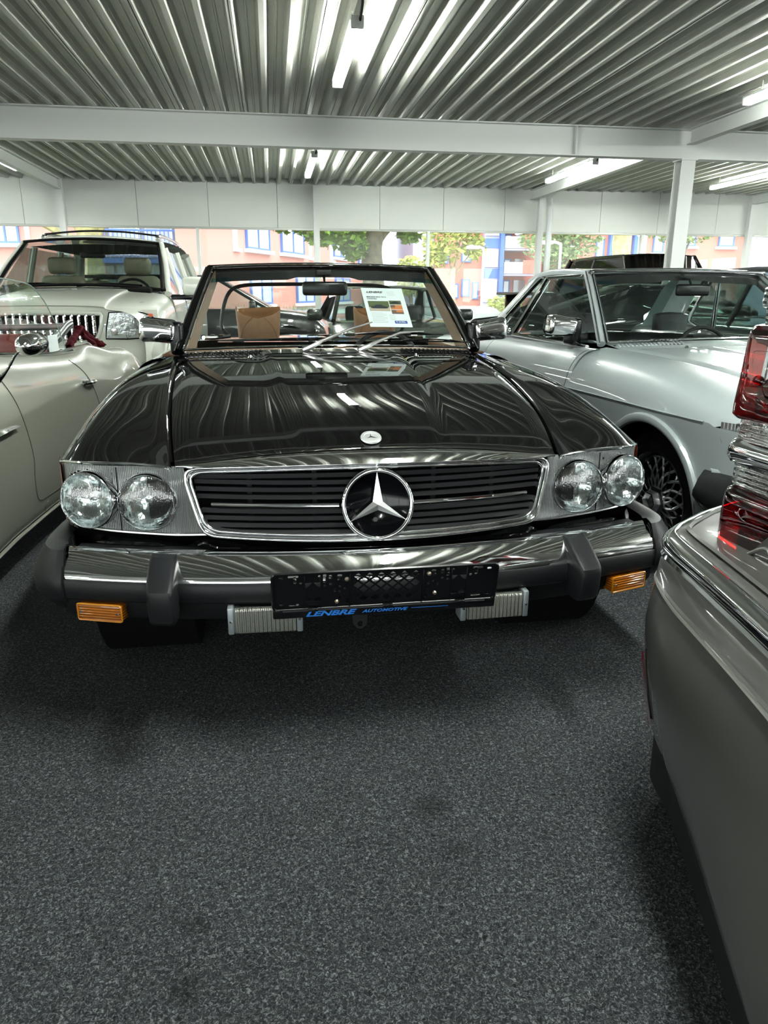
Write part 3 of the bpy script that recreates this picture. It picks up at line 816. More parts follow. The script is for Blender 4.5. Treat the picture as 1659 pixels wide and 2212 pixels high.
    for s in (-1, 1):
        mesh('chrome_bar', *tube([Vector((s * x, GL(x, .646) + .002, .648)) for x in [.099 + .0275 * k for k in range(13)]], .0052, 8), CHROME, gr)
        for x in (.16, .33):
            mesh('grille_strut', *MB2((s * x - .006, GL(x, .65) + .032, .57), (s * x + .006, GL(x, .65) + .045, .735)), RUB_D, gr, smooth=False)
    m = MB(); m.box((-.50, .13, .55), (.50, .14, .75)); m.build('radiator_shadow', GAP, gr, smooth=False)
    sc = Vector((0, -.046, .652)); M = facing(sc, (0, -1, .20))
    em = mesh('emblem_ring', *lathe([(.0825 + .0065 - .0065 * cos(a), .004 + .0075 * sin(a)) for a in [2 * pi * k / 12 for k in range(13)]] + [(.092, -.018)], 72, M), CHROME, gr, angle=70)
    mesh('emblem_dish', *lathe([(.085, .0), (.06, -.012), (.02, -.016), (.0, -.016)], 48, M), mat('gloss black dish', (.002, .002, .003), .08, spec=.25), gr)
    V = []; Fc = []
    V.append(Vector((0, 0, .0125)))
    for k in range(3):
        a = pi / 2 + k * 2 * pi / 3
        V += [Vector((.085 * cos(a), .085 * sin(a), .004)), Vector((.0150 * cos(a + pi / 3), .0150 * sin(a + pi / 3), .003))]
    for k in range(3):
        t, r, l = 1 + 2 * k, 2 + 2 * k, 2 + 2 * ((k + 2) % 3)
        Fc += [(0, l, t), (0, t, r)]
    V.append(Vector((0, 0, -.010))); 
    for k in range(6): Fc.append((7, 1 + (k + 1) % 6, 1 + k))
    mesh('emblem_star', [M @ v for v in V], Fc, mat('satin chrome', (.95, .95, .96), .30, 1.0), gr, smooth=False)
    V, Fc = lathe([(0, .006), (.007, .006), (.009, 0)], 6, M @ Matrix.Translation((-.006, -.04, -.013))); mesh('bolt', V, Fc, PLAST, gr, smooth=False)
    # bonnet badge
    bc = Vector((0, .084, hood_z(0, .084) + .001)); MBd = facing(bc, (0, -.40, .92), (0, 1, 0))
    bd = mesh('bonnet_badge', *lathe([(.0, .0032), (.0185, .003), (.0195, .0042), (.0275, .0036), (.0290, .0)], 40, MBd), mat('satin silver badge', (.75, .76, .76), .35, .8), car)
    V, Fc = [], []
    V.append(Vector((0, 0, .0062)))
    for k in range(3):
        a = -pi / 2 + k * 2 * pi / 3
        a = pi / 2 + k * 2 * pi / 3
        V += [Vector((.016 * cos(a), .016 * sin(a), .0042)), Vector((.0032 * cos(a + pi / 3), .0032 * sin(a + pi / 3), .0035))]
    for k in range(3):
        t, r, l = 1 + 2 * k, 2 + 2 * k, 2 + 2 * ((k + 2) % 3); Fc += [(0, l, t), (0, t, r)]
    mesh('badge_star', [MBd @ v for v in V], Fc, CHROME, bd, smooth=False)
    # ---- headlamp units
    for s in (-1, 1):
        hl = empty('headlight_unit', (0, 0, 0), 0, car)
        C1 = Vector((.597, .076, .648)); C2 = Vector((.758, .118, .648))
        rows = []
        nx, nz = 64, 30
        for j in range(nz + 1):
            w = j / nz; row = []
            for i in range(nx + 1):
                u = i / nx
                xin = .500 - .052 * w ** 1.2; xo = .862 - .035 * w ** 3; x = xin + (xo - xin) * u
                zt = .744 - .008 * u; zb = .556 + .012 * u ** 3; z = zt + (zb - zt) * w
                y = lamp_face(x) + .001 + .012 * (z - .65)
                row.append(Vector((x, y, z)))
            rows.append(row)
        hole = lambda p: min((Vector((p.x, p.z)) - Vector((C1.x, C1.z))).length, (Vector((p.x, p.z)) - Vector((C2.x, C2.z))).length) > .0755
        V, Fc = grid(rows, keep=hole)
        mesh('lamp_surround', side(V, s), Fc if s > 0 else [f[::-1] for f in Fc], HOUSE, hl)
        mesh('surround_edge', *tube(side([r_[0] + Vector((0, -.003, 0)) for r_ in rows] + [v + Vector((0, -.003, 0)) for v in rows[-1]], s), .004, 6), CHROME_D, hl)
        # vertical joint and screws
        xx = .678
        mesh('joint', *tube([Vector((s * (xx + .003 * 0), lamp_face(xx) + .002 + .012 * (z - .65), z)) for z in [.735 - .178 * k / 8 for k in range(9)]], .0022, 6), GAP, hl)
        for (sx, sz) in ((.690, .718), (.690, .700), (.692, .592), (.660, .572)):
            V, Fc = lathe([(0, .003), (.004, .003), (.0055, 0)], 10, facing((s * sx, lamp_face(sx) + .004, sz), (0, -1, 0))); mesh('screw', V, Fc, CHROME_D, hl)
        for C, tw in ((C1, .04), (C2, .30)):
            c = Vector((s * C.x, C.y - .006, C.z)); M = facing(c, (s * tw, -1, .04))
            b = mesh('lamp_ring', *lathe([(.0725, -.016), (.0722, .004), (.0745, .009), (.0770, .006), (.0785, -.012), (.0785, -.075)], 56, M), CHROME, hl)
            mesh('reflector', *lathe([(.0730, -.002), (.066, -.022), (.050, -.038), (.030, -.048), (.012, -.052), (.0, -.053)], 48, M), REFL, hl)
            mesh('bulb_shield', *lathe([(0, -.018), (.010, -.020), (.013, -.030), (.012, -.050)], 20, M @ Matrix.Translation((0, .004, 0))), CHROME_D, hl)
            mesh('lens', *lathe([(.0730, .004), (.066, .0105), (.050, .0165), (.030, .0205), (.012, .0222), (.0, .0225)], 48, M), LENS, hl)
        # side marker wrapping on to the wing
        rows = [[Vector((side_x(.30, z) * 0 + tab([(.19, .832), (.22, .845), (.26, .856), (.30, .866)], y) + .004, y, z)) for y in (.20, .22, .245, .27, .31)] for z in (.728, .70, .66, .60, .568)]
        a = surf(rows, 12, 12); V, Fc = grid(a)
        if not hardtop: mesh('side_marker', side(V, s), Fc if s < 0 else [f[::-1] for f in Fc], ORED, hl)
        # chrome strip over the unit
        edge = [fender_pt(j, FJ0[j]) for j in range(6)]
        mesh('chrome_strip', *tube([Vector((s * v.x, v.y - .004, v.z - .003)) for v in crom(edge, 30)], .0042, 8), CHROME, car)
    # ---- lower nose in body colour
    rows = []
    for (dz, dy) in ((.560, .0), (.553, -.012), (.535, -.006), (.515, .01), (.47, .02), (.36, .05)):
        rows.append([Vector((x, (lamp_face(x) if abs(x) > .49 else GL(x, .56) * (1 - (x / .49) ** 2) + .075 * (x / .49) ** 2) + .012 + dy, dz)) for x in [.866 * k / 30 for k in range(-30, 31)]])
    mesh('front_apron', *grid(rows, flip=True), paint, car, angle=50)
    for s in (-1, 1):
        mesh('apron_bead', *tube([Vector((s * x, lamp_face(x) - .020, .530)) for x in [.56 + .021 * k for k in range(10)]], [.002] + [.0075] * 8 + [.002], 8), paint, car)
        mesh('apron_bead', *tube(crom([(s * .47, .045, .530), (s * .45, .03, .540), (s * .42, .012, .533), (s * .36, .008, .530)], 12), .006, 8), paint, car)
    # ---- impact bumper
    BY = lambda x: tab([(0, -.138), (.3, -.122), (.55, -.085), (.70, -.050), (.81, -.018)], abs(x))
    bp = empty('front_bumper', (0, 0, 0), 0, car)
    def sweep(prof, x0, x1, n=40, flip=False):
        rows = [[Vector((x, BY(x) + dy, z)) for x in [x0 + (x1 - x0) * k / n for k in range(n + 1)]] for (dy, z) in prof]
        return grid(rows, flip=flip)
    mesh('chrome_face', *sweep([(.085, .532), (.078, .541), (.066, .541), (.050, .537), (.036, .529), (.024, .518), (.014, .506), (.0075, .496), (.003, .488), (.0005, .4815), (.0, .477)], -.808, .808, flip=True), CHROME, bp, angle=50)
    mesh('rubber_strip', *sweep([(.012, .480), (-.004, .477), (-.008, .470), (-.008, .432), (-.002, .424), (.012, .420)], -.81, .81, flip=True), RUBBER, bp, angle=40)
    mesh('lower_valance', *sweep([(.012, .424), (.016, .385), (.035, .365), (.12, .36)], -.81, .81, flip=True), RUB_D, bp)
    mesh('top_filler', *sweep([(.070, .537), (.10, .530), (.145, .527), (.16, .50)], -.79, .79, flip=True), RUBBER, bp)
    for s in (-1, 1):
        # rubber corner, swept from the chrome end back along the wing
        secs = []
        for (cx, cy, nx, ny, h) in ((.806, -.016, .0, -1, 0), (.835, -.010, .30, -.95, 0), (.872, .020, .72, -.69, 0), (.898, .075, .95, -.30, 0), (.905, .16, 1, 0, .0), (.902, .27, 1, 0, .006), (.895, .33, 1, 0, .02)):
            pts = []
            for (d, z) in ((-.085, .543), (-.060, .552), (-.030, .545), (-.010, .515), (.002, .483), (.008, .470), (.008, .430), (-.004, .415), (-.03, .385), (-.07, .375)):
                pts.append(Vector((s * (cx + nx * d), cy + ny * d * 1.0, z + h * (z < .46))))
            secs.append(pts)
        a = [crom([secs[i][j] for i in range(7)], 22) for j in range(10)]
        V, Fc = grid(a); mesh('bumper_corner', V, Fc if s < 0 else [f[::-1] for f in Fc], RUBBER, bp, angle=40)
        mesh('corner_joint', *tube([Vector((s * .808, BY(.808) + dy, z)) for dy, z in ((.05, .541), (.02, .52), (-.002, .482), (-.010, .470), (-.010, .43))], .003, 6), GAP, bp)
        # overrider
        rows = []
        for (z, y0, w, dep) in ((.538, -.060, .033, .07), (.530, -.085, .036, .08), (.512, -.125, .037, .11), (.496, -.160, .037, .12), (.488, -.174, .036, .13), (.476, -.178, .036, .13), (.44, -.174, .037, .13), (.405, -.166, .036, .12), (.392, -.150, .033, .09)):
            row = []
            for i in range(20):
                w_ = 2 * pi * i / 20; cx = abs(cos(w_)) ** .35 * (1 if cos(w_) > 0 else -1); cy = abs(sin(w_)) ** .35 * (1 if sin(w_) > 0 else -1)
                row.append(Vector((s * (.550 + cx * w * (1 - .10 * (cy < 0) * (-cy))), y0 + dep / 2 + cy * dep / 2 + .25 * (s * 0 + cx * w) * .9 * .8, z)))
            rows.append(row)
        V, Fc = grid(rows, close=True); Fc.append(tuple(range(20))); Fc.append(tuple(range(160, 180)))
        mesh('overrider', V, Fc if s > 0 else [f[::-1] for f in Fc], RUBBER, bp, angle=34)
        # indicator under the bumper
        ti = empty('indicator', (0, 0, 0), 0, car)
        Mi = facing((s * .716, -.045, .395), (s * .32, -1, 0))
        V, Fc = rbox((-.060, -.022, -.03), (.060, .022, .012), .006, 2); mesh('amber_lens', [Mi @ v for v in V], Fc, AMBER, ti)
        V = []
        mesh('lens_rim', *tube([Mi @ Vector((a, b, .010)) for a, b in rrect(.120, .044, .005, 4)], .0028, 6, closed=True), mat('amber rim', (.42, .15, .006), .2, coat=1), ti)
        for q in (-.050, .050):
            V, Fc = lathe([(0, .004), (.0025, .004), (.004, 0)], 8, Mi @ Matrix.Translation((q, 0, .012))); mesh('screw', V, Fc, CHROME_D, ti)
        # fog lamp
        fg = empty('fog_lamp', (0, 0, 0), 0, car)
        Mf = facing((s * .300, -.132, .386), (s * .03, -1, -.02))
        mesh('fog_lens', *[(lambda VF: [[Mf @ Vector((v.x, v.y, v.z + .010 * (1 - (v.x / .09) ** 2) * (v.z > 0))) for v in VF[0]], VF[1]])(rbox((-.078, -.034, -.006), (.078, .034, .010), .006, 3))][0], FOGL, fg)
        V, Fc = rbox((-.084, -.036, -.060), (.084, .036, -.028), .012, 3); mesh('fog_body', [Mf @ v for v in V], Fc, CHROME_D, fg)
        V, Fc = grid([[Mf @ Vector((.08 * i / 8, .034 * j / 4, -.008 - .020 * (1 - (i / 8) ** 2) * (1 - (j / 4) ** 2))) for i in range(-8, 9)] for j in range(-4, 5)]); mesh('fog_reflector', V, Fc, REFL, fg)
        for q in (-1, 1):
            V, Fc = rbox((q * .086 - .008, -.037, -.04), (q * .086 + .008, .037, .010), .004, 2); mesh('fog_bracket', [Mf @ v for v in V], Fc, mat('grey lamp bracket', (.30, .33, .35), .4, .6), fg)
            V, Fc = lathe([(0, .003), (.0025, .003), (.004, 0)], 8, Mf @ Matrix.Translation((q * .086, .0, .010))); mesh('screw', V, Fc, CHROME_D, fg)
    # ---- wheels
    for (yc, zc) in (AF, AR):
        for s in (-1, 1):
            wheel(car, s * (.715 if hardtop else .785), yc, zc - .005, s, lace=hardtop, rr=.222 if hardtop else .20)
    return car, ws

def wheel(car, x, y, z, s, lace=False, R=.312, rr=.200, w=.20, parent_mat=None):
    wh = empty('wheel', (0, 0, 0), 0, car)
    M = facing((x, y, z), (s, 0, 0))
    h = w / 2
    mesh('tyre', *lathe([(rr, -h), (rr + .03, -h - .004), (R - .03, -h), (R - .006, -h + .02), (R, -h + .04), (R, h - .04), (R - .006, h - .02), (R - .03, h), (rr + .03, h + .004), (rr, h)], 48, M), TYRE, wh, angle=60)
    mesh('rim', *lathe([(rr + .002, h - .002), (rr + .006, h + .006), (rr - .006, h + .004), (rr - .012, h - .03), (rr - .020, h - .05), (rr - .024, -h + .02)], 48, M), RIM, wh, angle=60)
    mesh('brake_backing', *lathe([(rr - .02, h - .09), (0, h - .09)], 32, M), GAP, wh)
    if lace:
        n = 20
        for k in range(n):
            for d in (-1, 1):
                a = 2 * pi * k / n; b = a + d * 2 * pi / n * 1.9
                P = [Vector((.048 * cos(a), .048 * sin(a), h - .022)), Vector((.125 * cos(a + d * .30), .125 * sin(a + d * .30), h - .016)), Vector(((rr - .022) * cos(b), (rr - .022) * sin(b), h - .030))]
                mesh('spoke', *tube([M @ p for p in crom(P, 7)], .0066, 5), RIM, wh)
        mesh('hub', *lathe([(.072, h - .03), (.070, h - .012), (.052, h - .008), (.046, h + .018), (.040, h + .020), (.034, h - .006), (0, h - .01)], 6, M), RIM, wh, smooth=False)
        mesh('inner_lip', *lathe([(rr - .020, h - .040), (rr - .024, h - .024), (rr - .034, h - .028), (rr - .034, h - .05)], 48, M), RIM, wh)
        m = MB()
        for k in range(32):
            a = 2 * pi * k / 32; m.add(*lathe([(0, .006), (.003, .006), (.004, 0)], 6, M @ Matrix.Translation(((rr - .014) * cos(a), (rr - .014) * sin(a), h - .022))))
        m.build('rim_bolts', CHROME_D, wh)['kind'] = 'stuff'
    else:
        mesh('hubcap', *lathe([(rr - .015, h - .03), (rr - .05, h - .012), (.09, h - .004), (.06, h + .012), (0, h + .014)], 32, M), RIM, wh)
    return wh

# ================================================================== the black convertible
CX, CY = .255, 1.842
main, WS = r107('convertible_car', 'black open convertible with tan headrests, round headlights and big star grille, in the middle', (CX, CY, 0), 0, BLACK)
# wind deflector hoop behind the seats
hp = [(-.50, 2.66, .93), (-.545, 2.70, .97), (-.54, 2.72, 1.06), (-.50, 2.74, 1.17), (-.42, 2.75, 1.215), (-.2, 2.755, 1.225), (.2, 2.755, 1.225), (.42, 2.75, 1.215), (.50, 2.74, 1.17), (.54, 2.72, 1.06), (.545, 2.70, .97), (.50, 2.66, .93)]
wdft = empty('wind_deflector', (0, 0, 0), 0, main)
hpr = crom(hp, 60)
mesh('hoop', *tube(hpr, .011, 8), PLAST, wdft)
V = [v for v in hpr]; mesh('deflector_net', V, [tuple(range(len(V)))], glass('deflector film', (.86, .87, .84), 1.3), wdft, smooth=False)
for s in (-1, 1):
    mesh('bracket', *tube(crom([(s * .50, 2.66, .93), (s * .56, 2.62, .925), (s * .60, 2.56, .925), (s * .64, 2.50, .93)], 10), .012, 8), CHROME_D, wdft)
    for k in range(3): mesh('clamp', *rbox((s * (.55 + .05 * k) - .015, 2.60, .915), (s * (.55 + .05 * k) + .015, 2.66, .94), .005, 1), PLAST, wdft)
# number plate holder
ph = empty('plate_holder', (0, 0, 0), 0, main)
MP = facing((.004, -.172, .470), (0, -1, -.20))
MP = facing((.004, -.178, .475), (0, -1, .0)) @ Matrix.Rotation(radians(12), 4, 'X')
PW, PH = .565, .108
holes = []
def slot(cx, cy, w, h): return rrect(w, h, min(w, h) * .48, 4, cx, cy)
for s in (-1, 1):
    holes += [slot(s * .262, .040, .012, .006), slot(s * .232, .044, .026, .008), slot(s * .228, .033, .007, .020), slot(s * .214, .024, .007, .007), slot(s * .262, -.036, .012, .007), slot(s * .232, -.040, .026, .007),
              slot(s * .168, .042, .007, .007), slot(s * .155, .036, .008, .026), slot(s * .141, .038, .008, .013), slot(s * .118, .041, .012, .008), slot(s * .108, .030, .008, .008), slot(s * .121, .031, .007, .007), slot(s * .141, .018, .007, .007), slot(s * .155, .014, .007, .007),
              slot(s * .118, .010, .006, .006), slot(s * .106, .003, .006, .006), slot(s * .118, -.006, .006, .006), slot(s * .106, -.014, .006, .006), slot(s * .130, .0, .005, .012), slot(s * .118, -.024, .006, .010), slot(s * .100, -.034, .006, .012)]
    holes += [[(s * .184 + a, .016 + b) for a, b in ((-.019, .008), (-.019, -.007), (-.010, -.002), (-.002, .008))][::1], [(s * .184 + a, .016 + b) for a, b in ((.019, .008), (.019, -.007), (.010, -.002), (.002, .008))],
              [(s * .184 + a, -.024 + b) for a, b in ((-.018, -.008), (-.018, .002), (-.010, .004), (-.002, -.001), (-.002, -.008))], [(s * .184 + a, -.024 + b) for a, b in ((.018, -.008), (.018, .002), (.010, .004), (.002, -.001), (.002, -.008))]]
for r_ in range(3):
    y0 = .036 - r_ * .026
    for k in range(6):
        cx = -.0725 + k * .029
        holes.append([(cx - .011, y0), (cx, y0 + .010), (cx + .011, y0), (cx, y0 - .010)])
        if k < 5: 
            cx += .0145; y1 = y0 - .013
            if y1 > -.04: holes.append([(cx - .011, y1), (cx, y1 + .010), (cx + .011, y1), (cx, y1 - .010)])
mesh('back_plate', *cutplate(rrect(PW, PH, .012, 6, 0, 0), holes, .0022, MP), PLAST, ph, smooth=False)
mesh('rim', *tube([MP @ Vector((a, b, .003)) for a, b in rrect(PW, PH, .012, 6)], .0042, 6, closed=True), PLAST, ph)
m = MB()
for s in (-1, 1):
    V, Fc = rbox((s * .092 - .0015, -.048, .0), (s * .092 + .0015, .048, .006), .0006, 1); m.add([MP @ v for v in V], Fc)
    V, Fc = rbox((s * .204 - .0012, -.048, .0), (s * .204 + .0012, .048, .005), .0006, 1); m.add([MP @ v for v in V], Fc)
    V, Fc = rbox((s * .165 - .0012, -.048, .0), (s * .165 + .0012, .048, .005), .0006, 1); m.add([MP @ v for v in V], Fc)
m.build('rib', PLAST, ph)
V, Fc = rbox((-PW / 2 - .002, -.076, .002), (PW / 2 + .002, -.050, .009), .004, 2); ls = mesh('lower_strip', [MP @ v for v in V], Fc, PLAST, ph)
V, Fc = rbox((-.26, -.0535, .004), (.255, -.0495, .013), .0015, 1); mesh('ledge', [MP @ v for v in V], Fc, RUBBER, ph)
for x in (-.185, .003, .19):
    V, Fc = rbox((x - .013, -.055, .004), (x + .013, -.046, .014), .002, 1); mesh('clip', [MP @ v for v in V], Fc, PLAST, ph)
for (x, y) in ((-.100, .030), (.106, .034), (-.125, -.036), (.124, -.026)):
    V, Fc = lathe([(0, .005), (.003, .0048), (.0058, .002), (.0062, 0)], 14, MP @ Matrix.Translation((x, y, .001))); mesh('screw', V, Fc, mat('brass screw', (.6, .52, .38), .3, 1.0), ph)
Mt = MP @ Matrix.Translation((-.203, -.0705, .0092))
text('dealer_name', 'LENBRE', .0205, Mt, BLUE, ph, shear=.35, off=.0007, width=.128)
text('dealer_name', 'AUTOMOTIVE', .0125, MP @ Matrix.Translation((-.062, -.0685, .0092)), BLUE, ph, shear=.35, off=.0003, width=.118)
V, Fc = rbox((.064, -.0635, .0085), (.160, -.0622, .0100), .0003, 1); mesh('printed_line', [MP @ v for v in V], Fc, BLUE, ph)
for x in (-.055, ):
    mesh('tow_bracket', *cutplate([(-.022, .03), (-.018, -.012), (-.006, -.024), (.006, -.024), (.018, -.012), (.022, .03)], [rrect(.014, .014, .0065, 4, 0, -.010)], .006, facing((x, -.10, .352), (0, -1, .1))), RUB_D, main, smooth=False)

# ================================================================== sales sheet behind the windscreen
def paper():
    P = [Vector(v) + Vector((CX, CY, 0)) for v in ((.170, 1.727, 1.200), (.373, 1.703, 1.179), (.387, 1.531, 1.027), (.191, 1.534, 1.030))]
    o = P[3]; ex = (P[2] - P[3]); ey = (P[0] - P[3]); W_, H_ = ex.length, ey.length
    ex = ex / W_; n = ex.cross(ey).normalized(); ey = ey / H_
    M = Matrix(((ex.x, ey.x, n.x, o.x), (ex.y, ey.y, n.y, o.y), (ex.z, ey.z, n.z, o.z), (0, 0, 0, 1)))
    top = tag(empty('sales_sheet', P[3]), 'white printed sales sheet with car photos leaning inside the black convertible\'s windscreen', 'paper')
    Ti = Matrix.Translation(-P[3])
    def quad(nm, a, b, c, d, mt, h=.0009):
        m = MB(); m.box((a, b, .0 if nm != 'sheet' else -.0004), (c, d, h)); return mesh(nm, [Ti @ M @ v for v in m.V], m.F, mt, top, smooth=False)
    quad('sheet', 0, 0, W_, H_, PAPER, .0005)
    k = W_ / .21; q = H_ / .297
    def ph_(nm, a, b, c, d, mt): return quad(nm, a * k, b * q, c * k, d * q, mt)
    GRN = mat('photo foliage print', (.10, .12, .05), .6); DRV = mat('photo gravel print', (.50, .40, .32), .6); ORG = mat('photo orange leather print', (.62, .19, .06), .6); BRN = mat('photo brown print', (.16, .08, .06), .6)
    ph_('photo', .018, .118, .122, .195, GRN); quad('photo_ground', .018 * k, .118 * q, .122 * k, .148 * q, DRV, .0012)
    def car_print(x0, y0, w, h):
        pts = [(0, .25), (.02, .55), (.22, .62), (.34, .95), (.62, 1.0), (.78, .62), (.98, .5), (1, .2), (.86, .1), (.12, .1)]
        V = [Ti @ M @ Vector(((x0 + a * w) * k, (y0 + b * h) * q, .0014)) for a, b in pts]; mesh('photo_car', V, [tuple(range(len(V)))[::-1]], INK, top, smooth=False)
    car_print(.026, .134, .088, .034)
    ph_('photo', .126, .170, .186, .200, GRN); car_print(.130, .175, .05, .018)
    ph_('photo', .126, .132, .186, .166, ORG); ph_('photo', .126, .098, .186, .128, BRN)
    quad('photo_detail', .126 * k, .146 * q, .150 * k, .166 * q, BRN, .0012); quad('photo_detail', .150 * k, .112 * q, .186 * k, .126 * q, ORG, .0012)
    ph_('price_box', .128, .026, .190, .046, DBLUE)
    T = lambda x, y: Ti @ M @ Matrix.Translation((x * k, y * q, .0013))
    text('heading', 'LENBRE', .016, T(.022, .258), INK, top, 0, .3, .0006, .085 * k)
    text('title', 'MERCEDES BENZ 450 SL', .011, T(.018, .222), INK, top, 0, 0, .0002, .10 * k)
    text('title', 'CONVERTIBLE', .011, T(.018, .207), INK, top, 0, 0, .0002, .05 * k)
    text('price', '€ 34.950,-', .013, Ti @ M @ Matrix.Translation((.134 * k, .031 * q, .0016)), PAPER, top, 0, 0, .0004, .050 * k)
    for i in range(9): ph_('text_line', .022, .104 - i * .009, .022 + (.075 if i % 3 else .06), .1055 - i * .009, GINK)
    for i in range(7): ph_('text_line', .108, .090 - i * .009, .108 + .030, .0912 - i * .009, GINK) if i < 5 else None
    for i in range(4): ph_('text_line', .126, .268 - i * .010, .126 + .04 - .006 * (i % 2), .2692 - i * .010, GINK)
paper()

# ================================================================== pale hard-top coupe on the right
hard, WS2 = r107('hardtop_car', 'pale grey hardtop coupe with chrome window frames and lace wheel, right of black convertible', (2.477, 2.195, 0), 0.092, WHITE, hardtop=True, detail=False)
def hardtop_parts(car):
    sg = lambda y, z, o=0: Vector((.732 - (z - .915) * .38 + o, y, z))
    roof = []
    for k, (y, w, z) in enumerate(((1.865, .570, 1.292), (1.95, .585, 1.304), (2.1, .590, 1.312), (2.3, .592, 1.312), (2.45, .594, 1.296), (2.58, .600, 1.262))):
        roof.append([Vector((w * sin(pi / 2 * i / 8), y + (.0 if k else -.07 * (1 - abs(i / 8)) ), z + .004 * (1 - (i / 8) ** 2) - (.030 if abs(i) == 8 else 0))) for i in range(-8, 9)])
    a = surf(roof, 41, 25); rf = mesh('hard_roof', *grid(a), WHITE, car, angle=60)
    mesh('roof_band', *tube([v + Vector((0, -.012, .002)) for v in a[0]], .009, 8), CHROME_D, rf)
    for s in (-1, 1):
        # rear roof pillar
        rows = []
        for (y, z, wd) in ((2.44, 1.275, .14), (2.52, 1.20, .22), (2.64, 1.10, .24), (2.76, 1.0, .26), (2.84, .925, .28)):
            p = sg(y, z); rows.append([Vector((s * p.x, y, z)), Vector((s * (p.x - .015), y + wd * .3, z + .012)), Vector((s * (p.x - .06), y + wd * .75, z + .02)), Vector((s * (p.x - .12), y + wd, z + .01))])
        b = surf(rows, 10, 14); mesh('rear_pillar', *grid(b, flip=s > 0), WHITE, rf)
        def chrome(pts, r=.009, nm='window_frame'): return mesh(nm, *tube([Vector((s * (sg(y, z).x + .006), y, z)) for y, z in pts], r, 8), CHROME, car)
        fr = chrome([(1.50, .912), (2.46, .925)], .012)
        chrome([(1.86, 1.272), (2.30, 1.268)], .008)
        chrome([(2.455, .925), (2.285, 1.262)], .011)
        q = crom([(0, 2.50, .935), (0, 2.56, .945), (0, 2.66, .985), (0, 2.67, 1.01), (0, 2.60, 1.08), (0, 2.45, 1.20), (0, 2.36, 1.262), (0, 2.31, 1.262)], 30)
        chrome([(v.y, v.z) for v in q], .012); chrome([(2.475, .935), (2.30, 1.262)], .008)
        chrome([(2.60, .918), (2.85, .915)], .012, 'belt_strip')
        def pane(pts, nm='side_window'): 
            V = [Vector((s * (sg(y, z).x - .002), y, z)) for y, z in pts]; return mesh(nm, V, [tuple(range(len(V)))], DGLASS, car, smooth=False)
        pane([(1.50, .915), (2.455, .925), (2.285, 1.262), (1.87, 1.268)])
        pane([(2.47, .93)] + [(v.y, v.z) for v in q], 'quarter_window')
    b = [[Vector((.50 * sin(pi / 2 * i / 6) * (1 + .15 * k / 4), 2.56 + .09 * k + .05 * (1 - (i / 6) ** 2), 1.262 - .085 * k)) for i in range(-6, 7)] for k in range(5)]
    mesh('rear_window', *grid(b), DGLASS, car)
hardtop_parts(hard)

